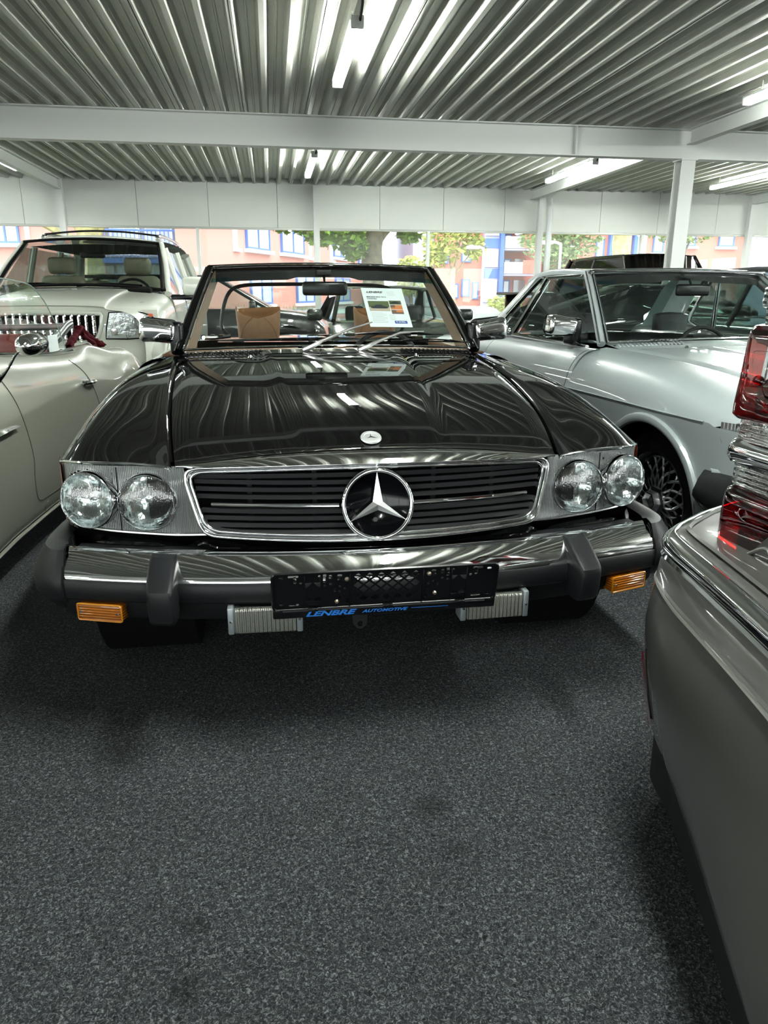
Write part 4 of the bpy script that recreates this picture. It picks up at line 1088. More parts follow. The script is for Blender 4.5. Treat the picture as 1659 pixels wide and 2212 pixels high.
# ================================================================== beige roadster on the left
def roadster():
    car = tag(empty('roadster_car', (-1.05, 3.1, 0), radians(-5)), 'grey beige vintage roadster with round chrome door mirror and red seats, cut by left edge', 'car')
    TOP = [(-2.4, .62), (-1.9, .78), (-1.2, .90), (-.5, .945), (.1, .930), (.35, .905), (1.15, .858), (1.30, .876), (1.42, .884), (1.58, .862), (1.72, .836), (1.90, .832), (2.05, .812), (2.25, .762), (2.45, .70), (2.62, .60), (2.75, .50)]
    BUL = [(-2.4, -.30), (-1.9, -.10), (-1.2, .02), (-.5, .035), (.0, .0), (.6, -.015), (1.2, -.015), (1.6, .0), (1.95, .02), (2.3, -.02), (2.6, -.12), (2.75, -.25)]
    BOT = [(-2.4, .35), (-1.9, .25), (-.8, .20), (1.3, .205), (2.3, .26), (2.75, .38)]
    def sec(y):
        t, b, z0 = tab(TOP, y), tab(BUL, y), tab(BOT, y)
        h = t - z0
        dip = tab([(1.0, 0), (1.25, .015), (1.45, .045), (1.62, .03), (1.8, 0)], y)
        return [Vector((b - .035, y, z0)), Vector((b - .008, y, z0 + .06 * h)), Vector((b + .012, y, z0 + .25 * h)), Vector((b + .012, y, z0 + .45 * h)), Vector((b - .004, y, z0 + .64 * h)), Vector((b - .030 - dip * .5, y, z0 + .80 * h)), Vector((b - .064 - dip, y, z0 + .925 * h)), Vector((b - .115 - dip * .5, y, z0 + h)), Vector((b - .19, y, z0 + h - .004)), Vector((b - .25, y, z0 + h - .02))]
    def at_(y, z):
        r = crom(sec(y), 60); r = r[:46]
        for p, q in zip(r[:-1], r[1:]):
            if p.z <= z <= q.z: return p.lerp(q, (z - p.z) / max(1e-6, q.z - p.z))
        return r[-1]
    ys = [-2.4 + (5.15) * k / 90 for k in range(91)]
    rows = [crom(sec(y), 34) for y in ys]
    V, Fc = grid(rows, flip=True)
    body = MB(); body.add(V, Fc); W = 1.62
    body.add([Vector((-W - v.x, v.y, v.z)) for v in V], [f[::-1] for f in Fc])
    body.build('body', SAND, car, angle=60)
    def deck(y0, y1, n, nm, crown):
        rows = []
        for k in range(n + 1):
            y = y0 + (y1 - y0) * k / n; e = sec(y)[-1]; xa, xb = e.x, -W - e.x; rows.append([Vector((xa + (xb - xa) * i / 16, y, e.z + crown * sin(pi * i / 16))) for i in range(17)])
        mesh(nm, *grid(rows, flip=True), SAND, car, angle=60)
    deck(-2.4, -.35, 16, 'bonnet', .05); deck(1.62, 2.75, 12, 'rear_deck', .02)
    m = MB(); m.box((-W + .2, 2.5, .3), (-.2, 2.6, .7)); m.box((-W + .2, -2.3, .3), (-.2, -2.2, .62)); m.build('end_panel', SAND, car, smooth=False)
    m = MB(); m.box((-W + .1, -1.9, .16), (-.10, 2.3, .24)); m.build('floor_pan', GAP, car, smooth=False)
    # shut lines, sill bead, fuel flap
    def line(pts, r=.0024, m_=mat('soft shut line', (.05, .05, .042), .8), nm='shut_line', o=.0008): return mesh(nm, *tube([at_(y, z) + Vector((o, 0, 0)) for y, z in pts], r, 6), m_, car)
    line([(v.y, v.z) for v in crom([(0, .03, .86), (0, .059, .829), (0, .10, .75), (0, .118, .66), (0, .129, .50), (0, .11, .42), (0, .12, .345), (0, .165, .300), (0, .31, .290), (0, .70, .285), (0, 1.0, .30), (0, 1.085, .36), (0, 1.116, .50), (0, 1.122, .62), (0, 1.10, .73), (0, 1.04, .79), (0, .97, .835)], 60)])
    line([(v.y, v.z) for v in crom([(0, .25, .225), (0, .235, .25), (0, .245, .265), (0, .27, .268)], 10)], .002)
    mesh('sill_bead', *tube([sec(y)[0] + Vector((.012, 0, -.002)) for y in ys[10:80]], .008, 6), SAND, car)
    # chrome spear on the wing
    rows = []
    for k in range(13):
        y = -.95 + .965 * k / 12; hh = .024 * min(1, (12 - k) / 5 + .12); c = at_(y, .655).x
        rows.append([Vector((c + o, y, .655 + hh * q)) for o, q in ((0, 1), (.018, .9), (.026, .1), (.004, -1), (0, -1))])
    mesh('chrome_spear', *grid(rows), CHROME, car, angle=30)
    # door handle
    hd = empty('door_handle', (0, 0, 0), 0, car)
    p = at_(1.04, .712)
    mesh('grip', *tube(crom([p + Vector((.012, -.09, .002)), p + Vector((.030, -.06, .004)), p + Vector((.036, 0, .003)), p + Vector((.030, .055, .0)), p + Vector((.016, .085, -.004))], 14), [.006, .009, .011, .012, .012, .012, .012, .012, .012, .012, .011, .010, .008, .005], 8), CHROME, hd)
    V, Fc = lathe([(0, .020), (.010, .018), (.016, .0)], 14, facing(p + Vector((0, -.045, -.004)), (1, 0, .1))); mesh('lock_button', V, Fc, CHROME, hd)
    # chrome cockpit strip
    mesh('cockpit_strip', *tube([Vector((tab(BUL, y) - .125, y, tab(TOP, y) + .010)) for y in [.05 + 1.12 * k / 20 for k in range(21)]], .0085, 8), CHROME, car)
    # door mirror on its chrome stalk
    mr = empty('door_mirror', (0, 0, 0), 0, car)
    f = at_(.04, .845)
    rows = []
    for k, w_ in enumerate((.0, .012, .020, .014, .008, .007, .008, .008)):
        pass
    foot = crom([f + Vector((-.006, .0, -.004)), f + Vector((.020, .006, .012)), f + Vector((.045, .015, .045)), f + Vector((.075, .03, .095)), f + Vector((.112, .07, .125))], 14)
    mesh('stalk', *tube(foot, [.030, .024, .017, .012, .009, .0075, .007, .007, .007, .007, .007, .007, .008, .010], 10, flat=.7), CHROME, mr)
    c = f + Vector((.115, .075, .128)); ax = Vector((-.05, .995, .02)).normalized()
    Mm = facing(c + ax * -.02, -ax)
    mesh('mirror_shell', *lathe([(0, .150), (.012, .148), (.026, .135), (.038, .108), (.043, .07), (.043, .02), (.040, -.02), (.041, -.03)], 28, facing(c + ax * .045, -ax) @ Matrix.Diagonal((1.05, 1.05, 1.0, 1))), CHROME, mr, angle=60)
    mesh('mirror_back', *lathe([(0, .052), (.020, .050), (.034, .038), (.041, .018), (.042, .0), (.0, -.001)], 28, facing(c + ax * .075, ax) @ Matrix.Diagonal((1.05, 1.05, 1.0, 1))), PLAST, mr, angle=60)
    mesh('swivel', *lathe([(.0, .018), (.010, .016), (.018, .004), (.020, -.012)], 18, facing(c + Vector((.030, -.0, -.008)), (1, -.15, -.25))), CHROME, mr)
    # glass side screen and its post
    gp = crom([(-.165, -.35, 1.225), (-.165, .10, 1.242), (-.165, .424, 1.237), (-.165, .642, 1.224), (-.165, .788, 1.205), (-.160, .905, 1.139), (-.155, .963, 1.074), (-.150, 1.038, .985), (-.145, 1.09, .885), (-.145, 1.10, .872)], 40)
    V = gp + [Vector((-.145, y, tab(TOP, y) + .012)) for y in [1.05 - .1 * k for k in range(15)]]
    ws_ = mesh('side_screen', V, [tuple(range(len(V)))], WGLASS, car, smooth=False)
    mesh('screen_edge', *tube(gp, .003, 6), mat('polished glass edge', (.25, .33, .30), .15), ws_)
    mesh('screen_post', *tube([(-.15, .22, .93), (-.17, -.05, 1.23)], .011, 8), CHROME, ws_)
    rows = [[Vector((-W / 2 + q * (.64 - .06 * v), -.30 + .22 * q * q + .30 * v, .955 + .29 * v)) for q in [k / 10 for k in range(-10, 11)]] for v in [k / 5 for k in range(6)]]
    mesh('windscreen', *grid(rows), WGLASS, car)
    mesh('screen_frame', *tube(rows[-1], .010, 8), CHROME, car); mesh('screen_base', *tube(rows[0], .010, 8), CHROME, car)
    # cabin
    m = MB()
    m.box((-W + .14, -.35, .24), (-.16, 1.62, .30)); m.box((-.21, -.3, .28), (-.185, 1.6, .855)); m.box((-W + .185, -.3, .28), (-W + .21, 1.6, .87)); m.box((-W + .2, 1.58, .28), (-.2, 1.62, .84)); m.box((-W + .2, -.36, .28), (-.2, -.33, .90))
    m.build('cabin_lining', REDI, car, smooth=False)
    for x in (-.52, -W + .52):
        st = mesh('seat', *rbox((x - .25, .55, .30), (x + .25, 1.1, .52), .06, 3), REDI, car); mesh('seat_back', *rbox((x - .25, 1.05, .45), (x + .25, 1.22, .96), .07, 3), REDI, st)
    mesh('dashboard', *rbox((-W + .21, -.32, .70), (-.21, -.12, .91), .04, 3), REDI, car)
    # folded hood bow
    for q in (0, .022, .044):
        mesh('hood_bow', *tube(crom([(-.33, 1.36, .865 + q), (-.31, 1.46, .905 + q), (-.30, 1.58, .955 + q), (-.31, 1.70, .978 + q * .7), (-.40, 1.76, .96 + q * .5), (-.9, 1.8, .95 + q * .5)], 24), .010, 8), STEEL if q else DARKI, car)
    mesh('paper_slip', *MB2((-.26, 1.16, .86), (-.258, 1.30, .95)), PAPER, car, smooth=False)
    wheel(car, -.13, -1.35, .31, 1); wheel(car, -.15, 1.95, .31, 1); wheel(car, -W + .13, -1.35, .31, -1); wheel(car, -W + .15, 1.95, .31, -1)
    V, Fc = lathe([(.36, 0), (.36, .25), (.02, .25)], 32, facing((-.0, 1.95, .30), (-1, 0, 0))); 
    return car
rd = roadster()
# crumpled dark red cloth lying over the rear edge of its cockpit
def cloth():
    Mr = Matrix.Translation((-1.05, 3.1, 0)) @ Matrix.Rotation(radians(-5), 4, 'Z')
    rows = []
    base = [(-.26, 1.46, .868), (-.27, 1.56, .90), (-.28, 1.66, .925), (-.28, 1.74, .965), (-.27, 1.80, .925), (-.24, 1.88, .875), (-.22, 1.96, .845)]
    P = crom(base, 40)
    for i, p in enumerate(P):
        row = []
        for k in range(18):
            w = 2 * pi * k / 18; r = .010 + .012 * abs(noise.noise(Vector((i * .35, cos(w) * 1.6, sin(w) * 1.6)))) + .007 * sin(i * .8)**2
            row.append(Mr @ (p + Vector((cos(w) * r * 1.4, sin(w) * r * .6, sin(w) * r * 1.1))))
        rows.append(row)
    m = MB(); m.add(*grid(rows, close=True))
    P2 = crom([(-.24, 1.66, .93), (-.23, 1.72, .90), (-.22, 1.80, .865), (-.20, 1.74, .850), (-.19, 1.62, .860), (-.2, 1.56, .872)], 24)
    rows = [[Mr @ (p + Vector((cos(2 * pi * k / 12) * .012, sin(2 * pi * k / 12) * .008, sin(2 * pi * k / 12) * (.011 + .004 * sin(i))))) for k in range(12)] for i, p in enumerate(P2)]
    m.add(*grid(rows, close=True))
    tag(m.build('cloth', mat('dark red cloth', (.05, .003, .006), .9, spec=.1, bump=.3, bscale=90), angle=70), 'crumpled dark red cloth lying on the rear edge of the roadster cockpit', 'cloth')
cloth()

# ================================================================== white SUV at the back left
def suv():
    car = tag(empty('white_suv', (-1.75, 6.2, 0)), 'large white SUV with chrome vertical-bar grille and roof rails, facing us behind the roadster', 'car')
    ZC = [(-.02, 1.075), (.12, 1.115), (.5, 1.165), (1.0, 1.205), (1.25, 1.222)]
    def sec(y):
        z = tab(ZC, y); fx = tab([(-.02, .74), (.10, .80), (.3, .835), (1.3, .845)], y)
        return [Vector((0, y, z)), Vector((.30, y, z - .004)), Vector((.44, y, z - .010)), Vector((.475, y, z - .030)), Vector((fx * .78, y, z - .045)), Vector((fx * .90, y, z - .075)), Vector((fx * .975, y, z - .15)), Vector((fx, y, z - .27)), Vector((fx, y, .65)), Vector((fx - .02, y, .40))]
    rows = []
    for k in range(25):
        y = -.02 + 1.27 * (k / 24) ** 1.2; a = crom(sec(y), 40); rows.append(mir(a)[::-1] + a[1:])
    hd = mesh('bonnet', *grid(rows), SUVW, car, angle=60)
    for s in (-1, 1): mesh('shut_line', *tube(crom([(s * .60, .16, 1.070), (s * .66, .25, 1.085), (s * .70, .40, 1.098), (s * .72, .8, 1.12), (s * .74, 1.2, 1.14)], 20), .0025, 6), GAP, hd)
    fy = lambda x: -.03 + .17 * (abs(x) / .84) ** 2.6
    rows = [[Vector((x, fy(x) + dy, z + zo * (1 - (x / .84) ** 2) * .3)) for x in [.835 * k / 30 for k in range(-30, 31)]] for z, dy, zo in ((1.055, .02, .05), (1.04, 0, 0), (.9, -.01, 0), (.81, -.012, 0), (.78, -.04, 0), (.70, -.07, 0), (.60, -.06, 0), (.45, -.03, 0), (.33, .03, 0))]
    mesh('front_bumper', *grid(rows, flip=True), SUVW, car, angle=35)
    mesh('lower_grille', *rbox((-.40, -.115, .42), (.40, -.08, .54), .02, 2), GAP, car)
    for s in (-1, 1):
        V, Fc = lathe([(0, -.002), (.04, -.002), (.048, .006), (.052, -.02)], 20, facing((s * .60, -.06, .50), (s * .1, -1, 0))); mesh('fog_lamp', V, Fc, REFL, car)
    g = empty('grille', (0, 0, 0), 0, car)
    op = [(x * .41, 1.020 - .006 * x * x) for x in [k / 8 for k in range(-8, 9)]] + [(.418, 1.00), (.410, .93), (.392, .87), (.365, .815), (.34, .800)] + [(x * .32, .795) for x in [1 - k / 6 for k in range(0, 13)]] + [(-.34, .800), (-.365, .815), (-.392, .87), (-.410, .93), (-.418, 1.00)]
    mesh('grille_back', [Vector((a, fy(a) - .016, b)) for a, b in op], [tuple(range(len(op)))[::-1]], GAP, g, smooth=False)
    mesh('grille_surround', *tube([Vector((a * 1.03, fy(a) - .016, b)) for a, b in op], .018, 8, closed=True), SUVW, g)
    for k in range(-7, 8):
        x = k * .053; zb = .800 if abs(x) < .35 else .85
        m = MB(); m.add(*tube([Vector((x, fy(x) - .030 - .006 * sin(10 * z), z)) for z in [zb + (1.012 - zb) * i / 12 for i in range(13)]], [.0135 + .002 * abs(sin(i * 1.05)) for i in range(13)], 8)); m.build('chrome_bar', CHROME, g)
    for s in (-1, 1):
        h = empty('headlight', (0, 0, 0), 0, car)
        pol = [(.485, 1.020), (.60, 1.026), (.72, 1.020), (.79, .995), (.815, .965), (.80, .90), (.74, .822), (.60, .815), (.445, .820), (.455, .90)]
        rr = []
        c = Vector((.62, 0, .92))
        for q in (1.0, .97, .6, .25, .02):
            rr.append([Vector((s * (c.x + (a - c.x) * q), fy(c.x + (a - c.x) * q) - .014 - (.012 if q < 1 else 0), c.z + (b - c.z) * q)) for a, b in pol])
        mesh('lens', *grid(rr, close=True, flip=s > 0), LENS, h); 
        mesh('reflector', *grid([[v + Vector((0, .014, 0)) for v in r_] for r_ in rr], close=True, flip=s > 0), mat('faceted reflector', (.75, .77, .77), .16, 1.0, bump=1.0, bscale=22), h)
        mesh('edge_seal', *tube([Vector((s * a, fy(a) - .020, b)) for a, b in pol], .006, 6, closed=True), GAP, h)
        V, Fc = lathe([(.045, .004), (.052, .010), (.058, .004), (.04, -.006), (0, -.010)], 24, facing((s * .71, fy(.71) - .028, .94), (s * .2, -1, 0))); mesh('projector', V, Fc, REFL, h)
        V, Fc = lathe([(.0, .004), (.026, .002), (.030, -.006)], 20, facing((s * .51, fy(.51) - .028, .875), (0, -1, 0))); mesh('park_lamp', V, Fc, CHROME_D, h)
        V, Fc = rbox((s * .775 - .02, fy(.78) - .03, .985), (s * .775 + .03, fy(.78) + .02, 1.01), .008, 2); mesh('amber_corner', V, Fc, ORED, h)
    # flanks
    for s in (-1, 1):
        rows = [[Vector((s * x, y, z)) for x, z in ((.80, 1.13), (.835, 1.08), (.845, .95), (.845, .65), (.82, .38))] for y in (1.25, 2.2, 3.2, 4.2, 4.75)]
        a = surf(rows, 16, 20); mesh('side_body', *grid(a, flip=s < 0), SUVW, car)
        for yy in (2.3, 3.25): mesh('door_gap', *tube([Vector((s * x, yy, z)) for x, z in ((.80, 1.13), (.838, 1.08), (.848, .95), (.848, .65), (.825, .45))], .004, 6), GAP, car)
        for (a_, b_, nm) in ((1.34, 2.22, 0), (2.32, 3.20, 1), (3.32, 4.35, 2)):
            sh = .42 if nm == 0 else 0
            pts = [(.795, a_, 1.14), (.795, b_, 1.14), (.66, b_ - .02 - (.25 if nm == 2 else 0), 1.60), (.66, a_ + .02 + sh * 1.45, 1.60)]
            mesh('side_window', [Vector((s * x, y, z)) for x, y, z in pts], [(0, 1, 2, 3)], DGLASS, car, smooth=False)
        for (yb, yt, w_) in ((2.27, 2.27, .035), (3.26, 3.26, .04), (4.45, 4.15, .07)):
            mesh('pillar', *tube([(s * .792, yb, 1.12), (s * .655, yt, 1.62)], w_, 8), SUVW, car)
        mesh('a_pillar', *tube(crom([(s * .79, 1.22, 1.16), (s * .735, 1.62, 1.42), (s * .66, 1.99, 1.645)], 10), .032, 10), SUVW, car)
        mesh('window_seal', *tube(crom([(s * .745, 1.18, 1.19), (s * .70, 1.55, 1.42), (s * .635, 1.95, 1.648)], 10), .014, 8), GAP, car)
        rl = empty('roof_rail', (0, 0, 0), 0, car)
        mesh('rail', *tube(crom([(s * .58, 2.35, 1.715), (s * .585, 2.55, 1.762), (s * .59, 3.4, 1.775), (s * .585, 4.2, 1.765), (s * .57, 4.4, 1.72)], 20), .018, 8), CHROME_D, rl)
        for yy in (2.45, 4.3): mesh('rail_foot', *rbox((s * .58 - .025, yy - .10, 1.70), (s * .58 + .025, yy + .08, 1.75), .015, 2), CHROME_D, rl)
        V, Fc = rbox((s * 1.03 - .105, 1.22, 1.145), (s * 1.03 + .105, 1.36, 1.318), .035, 4); dm = mesh('door_mirror', V, Fc, SUVW, car); mesh('mirror_arm', *rbox((s * .90 - .09, 1.24, 1.105), (s * .90 + .13, 1.34, 1.155), .02, 2), PLAST, dm)
        wheel(car, s * .74, .75, .37, s, R=.37, rr=.23); wheel(car, s * .74, 3.75, .37, s, R=.37, rr=.23)
        V, Fc = lathe([(.40, 0), (.40, .02)], 32, facing((s * .845, .75, .38), (s, 0, 0))); mesh('arch_trim', V, Fc, SUVW, car)
        V, Fc = lathe([(.0, .003), (.40, .003)], 32, facing((s * .846, .75, .38), (s, 0, 0)));
    rows = [[Vector((x * w, y + .10 * (1 - x * x) * f, z + h * (1 - x * x))) for x in [k / 8 for k in range(-8, 9)]] for (y, w, z, h, f) in ((2.02, .655, 1.650, .050, -1), (2.10, .665, 1.672, .052, -1), (2.6, .67, 1.69, .04, 0), (3.6, .67, 1.70, .04, 0), (4.3, .66, 1.68, .035, 0), (4.45, .65, 1.64, .03, 0))]
    a = surf(rows, 41, 24); mesh('roof', *grid(a), SUVW, car)
    mesh('cross_bar', *tube(crom([(-.58, 2.5, 1.765), (-.2, 2.45, 1.795), (.2, 2.45, 1.793), (.58, 2.5, 1.760)], 14), .010, 8), PLAST, car)
    rows = [[Vector((x * (.775 - .125 * v), 1.20 + .72 * v - .10 * (1 - x * x), 1.195 + .045 * (1 - x * x) * (1 - v) + .455 * v + .03 * v * (1 - x * x))) for x in [k / 10 for k in range(-10, 11)]] for v in [k / 6 for k in range(7)]]
    mesh('windscreen', *grid(rows), glass('smoked screen glass', (.40, .44, .41), 1.5), car)
    mesh('cowl_panel', *rbox((-.66, 1.06, 1.16), (.66, 1.20, 1.215), .02, 2), GAP, car)
    mesh('roof_lining', *grid([[Vector((x * .62, y, 1.615 + .03 * (1 - x * x))) for x in (-1, -.5, 0, .5, 1)] for y in (2.05, 3, 4.2)]), DARKI, car)
    mesh('screen_seal', *tube(rows[-1], .013, 8), GAP, car); mesh('screen_seal', *tube(rows[0], .013, 8), GAP, car)
    for sgn, x0 in ((1, -.62), (1, .02)):
        w = empty('windscreen_wiper', (0, 0, 0), 0, car)
        mesh('wiper_arm', *tube(crom([(x0 - .02, 1.10, 1.225), (x0 + .25, 1.14, 1.25), (x0 + .55, 1.17, 1.235)], 10), .009, 6), PLAST, w)
    # cabin
    mesh('dashboard', *rbox((-.74, 1.15, .95), (.74, 1.55, 1.195), .06, 3), DARKI, car)
    for x in (-.38, .38):
        st = mesh('seat_back', *rbox((x - .22, 2.1, .75), (x + .22, 2.26, 1.34), .07, 3), CREAM, car); mesh('headrest', *rbox((x - .14, 2.12, 1.35), (x + .14, 2.22, 1.52), .045, 3), CREAM, st)
        mesh('rear_seat', *rbox((x - .30, 3.0, .70), (x + .30, 3.2, 1.30), .07, 3), CREAM, car)
    mesh('steering_wheel', *tube([(.38 + .18 * cos(w), 1.70 + .08 * sin(w), 1.15 + .15 * sin(w)) for w in [2 * pi * k / 28 for k in range(28)]], .014, 8, closed=True), DARKI, car)
    V, Fc = rbox((-.12, 1.86, 1.50), (.12, 1.89, 1.56), .015, 2); mesh('interior_mirror', V, Fc, PLAST, car)
    m = MB(); m.box((-.80, 1.2, .38), (.80, 4.7, .70)); m.box((-.79, 4.65, .5), (.79, 4.75, 1.14)); m.box((-.6, 0.1, .4), (.6, 1.2, .9)); m.build('underbody', GAP, car, smooth=False)
    mesh('rear_window', [Vector(v) for v in ((-.74, 4.72, 1.15), (.74, 4.72, 1.15), (.62, 4.44, 1.62), (-.62, 4.44, 1.62))], [(0, 1, 2, 3)], DGLASS, car, smooth=False)
suv()

# ================================================================== taupe car whose tail corner fills the right edge
def tail_car():
    T0 = Vector((.80, 1.34, 0))
    car = tag(empty('taupe_suv', T0, atan2(-.977, -.215)), 'taupe SUV tail corner with tall stacked red tail lamp and chrome bumper strip', 'car')
    plan = crom([(2.1, .20, 0), (1.6, .10, 0), (1.1, .055, 0), (.7, .035, 0), (.42, .024, 0), (.2, .010, 0), (.08, .001, 0), (.01, .003, 0), (-.04, .026, 0), (-.09, .066, 0), (-.182, .152, 0), (-.29, .30, 0), (-.36, .55, 0), (-.40, 1.0, 0), (-.42, 2.2, 0), (-.42, 4.3, 0)], 150)
    nrm = []
    for i, p in enumerate(plan):
        t = (plan[min(i + 1, 149)] - plan[max(i - 1, 0)]).normalized(); nrm.append(Vector((t.y, -t.x, 0)) if True else None)
    # outward is towards -w on the tail face
    if nrm[30].y > 0: nrm = [-n for n in nrm]
    def off(i, o, z):
        if z > .645: return o
        u = plan[i].x; q = max(0, min(1, (u + .03) / .24)); q = q * q * (3 - 2 * q)
        k = min(1, (.645 - z) / .04)
        return o * (1 - k * (1 - (.40 + .60 * q))) + (-.025 + .09 * max(0, min(1, (u - .15) / .6))) * max(0, min(1, (.50 - z) / .20))
    def sweep(prof, i0=0, i1=150, name='part', m=TAUPE, par=car, angle=50):
        rows = [[plan[i] + nrm[i] * off(i, o, z) + Vector((0, 0, z)) for i in range(i0, i1)] for o, z in prof]
        V, Fc = grid(rows, flip=True); return mesh(name, V, Fc, m, par, angle=angle)
    bp = empty('rear_bumper', (0, 0, 0), 0, car)
    sweep([(-.22, .705), (-.12, .712), (-.05, .712), (-.022, .708), (-.016, .700)], name='bumper_shelf', par=bp)
    sweep([(-.045, .714), (-.040, .719), (-.034, .715)], name='shelf_bead', par=bp)
    sweep([(-.018, .704), (-.012, .706), (.000, .700), (.009, .688), (.012, .675), (.006, .664), (.010, .658), (.006, .653), (-.004, .650)], name='chrome_strip', m=CHROME, par=bp, angle=60)
    face = [(.000, .651), (.010, .638), (.020, .618), (.026, .608), (.032, .606), (.036, .600), (.034, .595), (.036, .585), (.048, .55), (.057, .51), (.061, .46), (.059, .41), (.055, .36), (.048, .31), (.040, .275), (.033, .257), (.018, .250)]
    sweep(face, name='bumper_skin', par=bp, angle=25)
    sweep([(.031, .6045), (.037, .6045), (.039, .6015), (.035, .5985)], name='moulding_line', m=mat('pale metallic moulding', (.22, .215, .20), .3, .7), par=bp)
    sweep([(.020, .254), (.010, .244), (.004, .19), (.002, .115), (-.03, .10), (-.3, .10)], name='lower_valance', m=RUB_D, par=bp)
    # side reflector, low and just round the corner
    i0 = min(range(150), key=lambda i: abs(plan[i].x - .055) + abs(plan[i].y - .0))
    rows = []
    for z, a, b in ((.445, 1, 3), (.42, -1, 8), (.38, -3, 11), (.33, -3, 12), (.29, -2, 12), (.258, 1, 8)):
        o = tab([(.25, .030), (.31, .048), (.36, .055), (.41, .059), (.46, .061)], z) + .004
        rows.append([plan[int(i0 + a + (b - a) * k / 4)] + nrm[int(i0 + a + (b - a) * k / 4)] * (off(int(i0 + a + (b - a) * k / 4), o, z) + .003 + .003 * (0 < k < 4)) + Vector((0, 0, z)) for k in range(5)])
    mesh('side_reflector', *grid(rows, flip=True), mat('dark red reflector', (.18, .004, .02), .15, coat=1), bp, angle=60)
    # stacked lamp
    base = [(.36, .175), (.27, .150), (.20, .132), (.145, .117), (.09, .101), (.05, .092), (.026, .098), (.014, .120), (.012, .17), (.016, .24), (.03, .32), (.20, .36), (.36, .34)]
    o_ = crom([(a, b, 0) for a, b in base] + [(base[0][0], base[0][1], 0)], 73)[:-1]
    n = len(o_); on = []
    for i in range(n):
        t = (o_[(i + 1) % n] - o_[i - 1]).normalized(); q = Vector((t.y, -t.x, 0)); c = Vector((.19, .23, 0))
        on.append(q if q.dot(c - o_[i]) > 0 else -q)
    lamp = empty('tail_lamp', (0, 0, 0), 0, car)
    def seg(nm, prof, m, cap=True, angle=40):
        rows = [[o_[i] + on[i] * ins + Vector((0, 0, z)) for i in range(n)] for ins, z in prof]
        V, Fc = grid(rows, close=True, flip=True)
        if cap: Fc.append(tuple(range((len(prof) - 1) * n, len(prof) * n))[::-1])
        return mesh(nm, V, Fc, m, lamp, angle=angle)
    INN = mat('faceted lamp inner', (.42, .42, .42), .16, 1.0, bump=1.0, bscale=38)
    seg('inner_reflector', [(.040, .70), (.040, .78), (.048, .80), (.034, .83), (.036, .95), (.034, .99), (.040, 1.05), (.040, 1.10), (.05, 1.13), (.06, 1.20), (.06, 1.30)], INN)
    seg('lower_red_lens', [(.004, .700), (.0, .712), (-.001, .76), (.002, .800), (.006, .810), (.016, .816), (.030, .817)], REDGL)
    seg('seal', [(-.004, .698), (-.006, .704), (-.002, .712)], TAUPE, False)
    seg('clear_lens', [(.020, .812), (.012, .82), (.012, .868)], CLEARL, False)
    seg('chrome_ring', [(.016, .862), (.002, .866), (-.004, .876), (-.003, .896), (.004, .908), (.018, .914)], CHROME, True)
    seg('clear_band', [(.012, .908), (.010, .93), (.014, .955)], CLEARL, False)
    seg('upper_red_lens', [(.020, .948), (.002, .951), (-.005, .958), (-.005, .975), (.000, 1.04), (.004, 1.10), (.006, 1.114), (.014, 1.124), (.034, 1.128)], REDGL)
    seg('clear_neck', [(.030, 1.126), (.027, 1.158)], CLEARL, False)
    seg('clear_ring', [(.034, 1.152), (.021, 1.157), (.019, 1.168), (.021, 1.190), (.034, 1.197)], CLEARL)
    seg('clear_neck', [(.036, 1.196), (.034, 1.232)], CLEARL, False)
    seg('top_red_lens', [(.036, 1.230), (.028, 1.236), (.030, 1.34), (.036, 1.40)], REDGL)
    seg('chrome_tip', [(.028, 1.40), (.040, 1.44)], CHROME)
    # tail panel beside the lamp, then the body behind it
    w_at = lambda u: tab([(.12, .108), (.145, .112), (.20, .126), (.27, .143), (.36, .165), (.8, .17), (2.0, .25)], u)
    rows = []
    for t in range(7):
        row = []
        for k in range(30):
            u = .146 + (1.95 - .146) * (k / 29) ** 1.6
            zt = tab([(.146, .702), (.20, .765), (.26, .79), (.36, .80), (.40, .98), (.45, 1.10), (2.0, 1.12)], u); row.append(Vector((u, w_at(u) - .004, .700 + (zt - .700) * t / 6)))
        rows.append(row)
    mesh('tail_panel', *grid(rows), TAUPE, car)
    mesh('panel_line', *tube(crom([(.146, .105, .706), (.19, .118, .735), (.22, .127, .72), (.30, .146, .708)], 16), .0035, 6), mat('pale metallic moulding', (.42, .41, .38)), car)
    rows = []
    for (z, i, ww) in ((.70, .0, 0), (.95, .0, 0), (1.10, .02, 0), (1.14, .06, 0), (1.60, .16, 0), (1.68, .26, 0), (1.70, .45, 0)):
        pts = [(.40, .21), (.40 + .0, .21), (1.2, .20), (1.9, .24), (2.02, .5), (2.04, 2.5), (1.98, 4.6), (1.0, 4.75), (-.02, 4.6), (-.10, 2.5), (-.04, .60), (.02, .40), (.2, .34), (.38, .25)]
        c = Vector((.97, 2.5, 0)); row = []
        for a, b in pts:
            d = Vector((a, b, 0)) - c; row.append(c + Vector((d.x * (1 - i * .8), d.y * (1 - i * .12), 0)) + Vector((0, 0, z)))
        rows.append(row)
    V, Fc = grid(rows, close=True); Fc.append(tuple(range(6 * 14, 7 * 14))); mesh('body_shell', V, Fc, TAUPE, car, angle=40)
    mesh('side_skirt', *MB2((-.38, .6, .20), (2.3, 4.4, .70)), TAUPE, car, smooth=False)
    for yy in (.95, 3.9):
        wheel(car, -.30, yy, .36, -1, R=.36, rr=.22); wheel(car, 2.24, yy, .36, 1, R=.36, rr=.22)
tail_car()

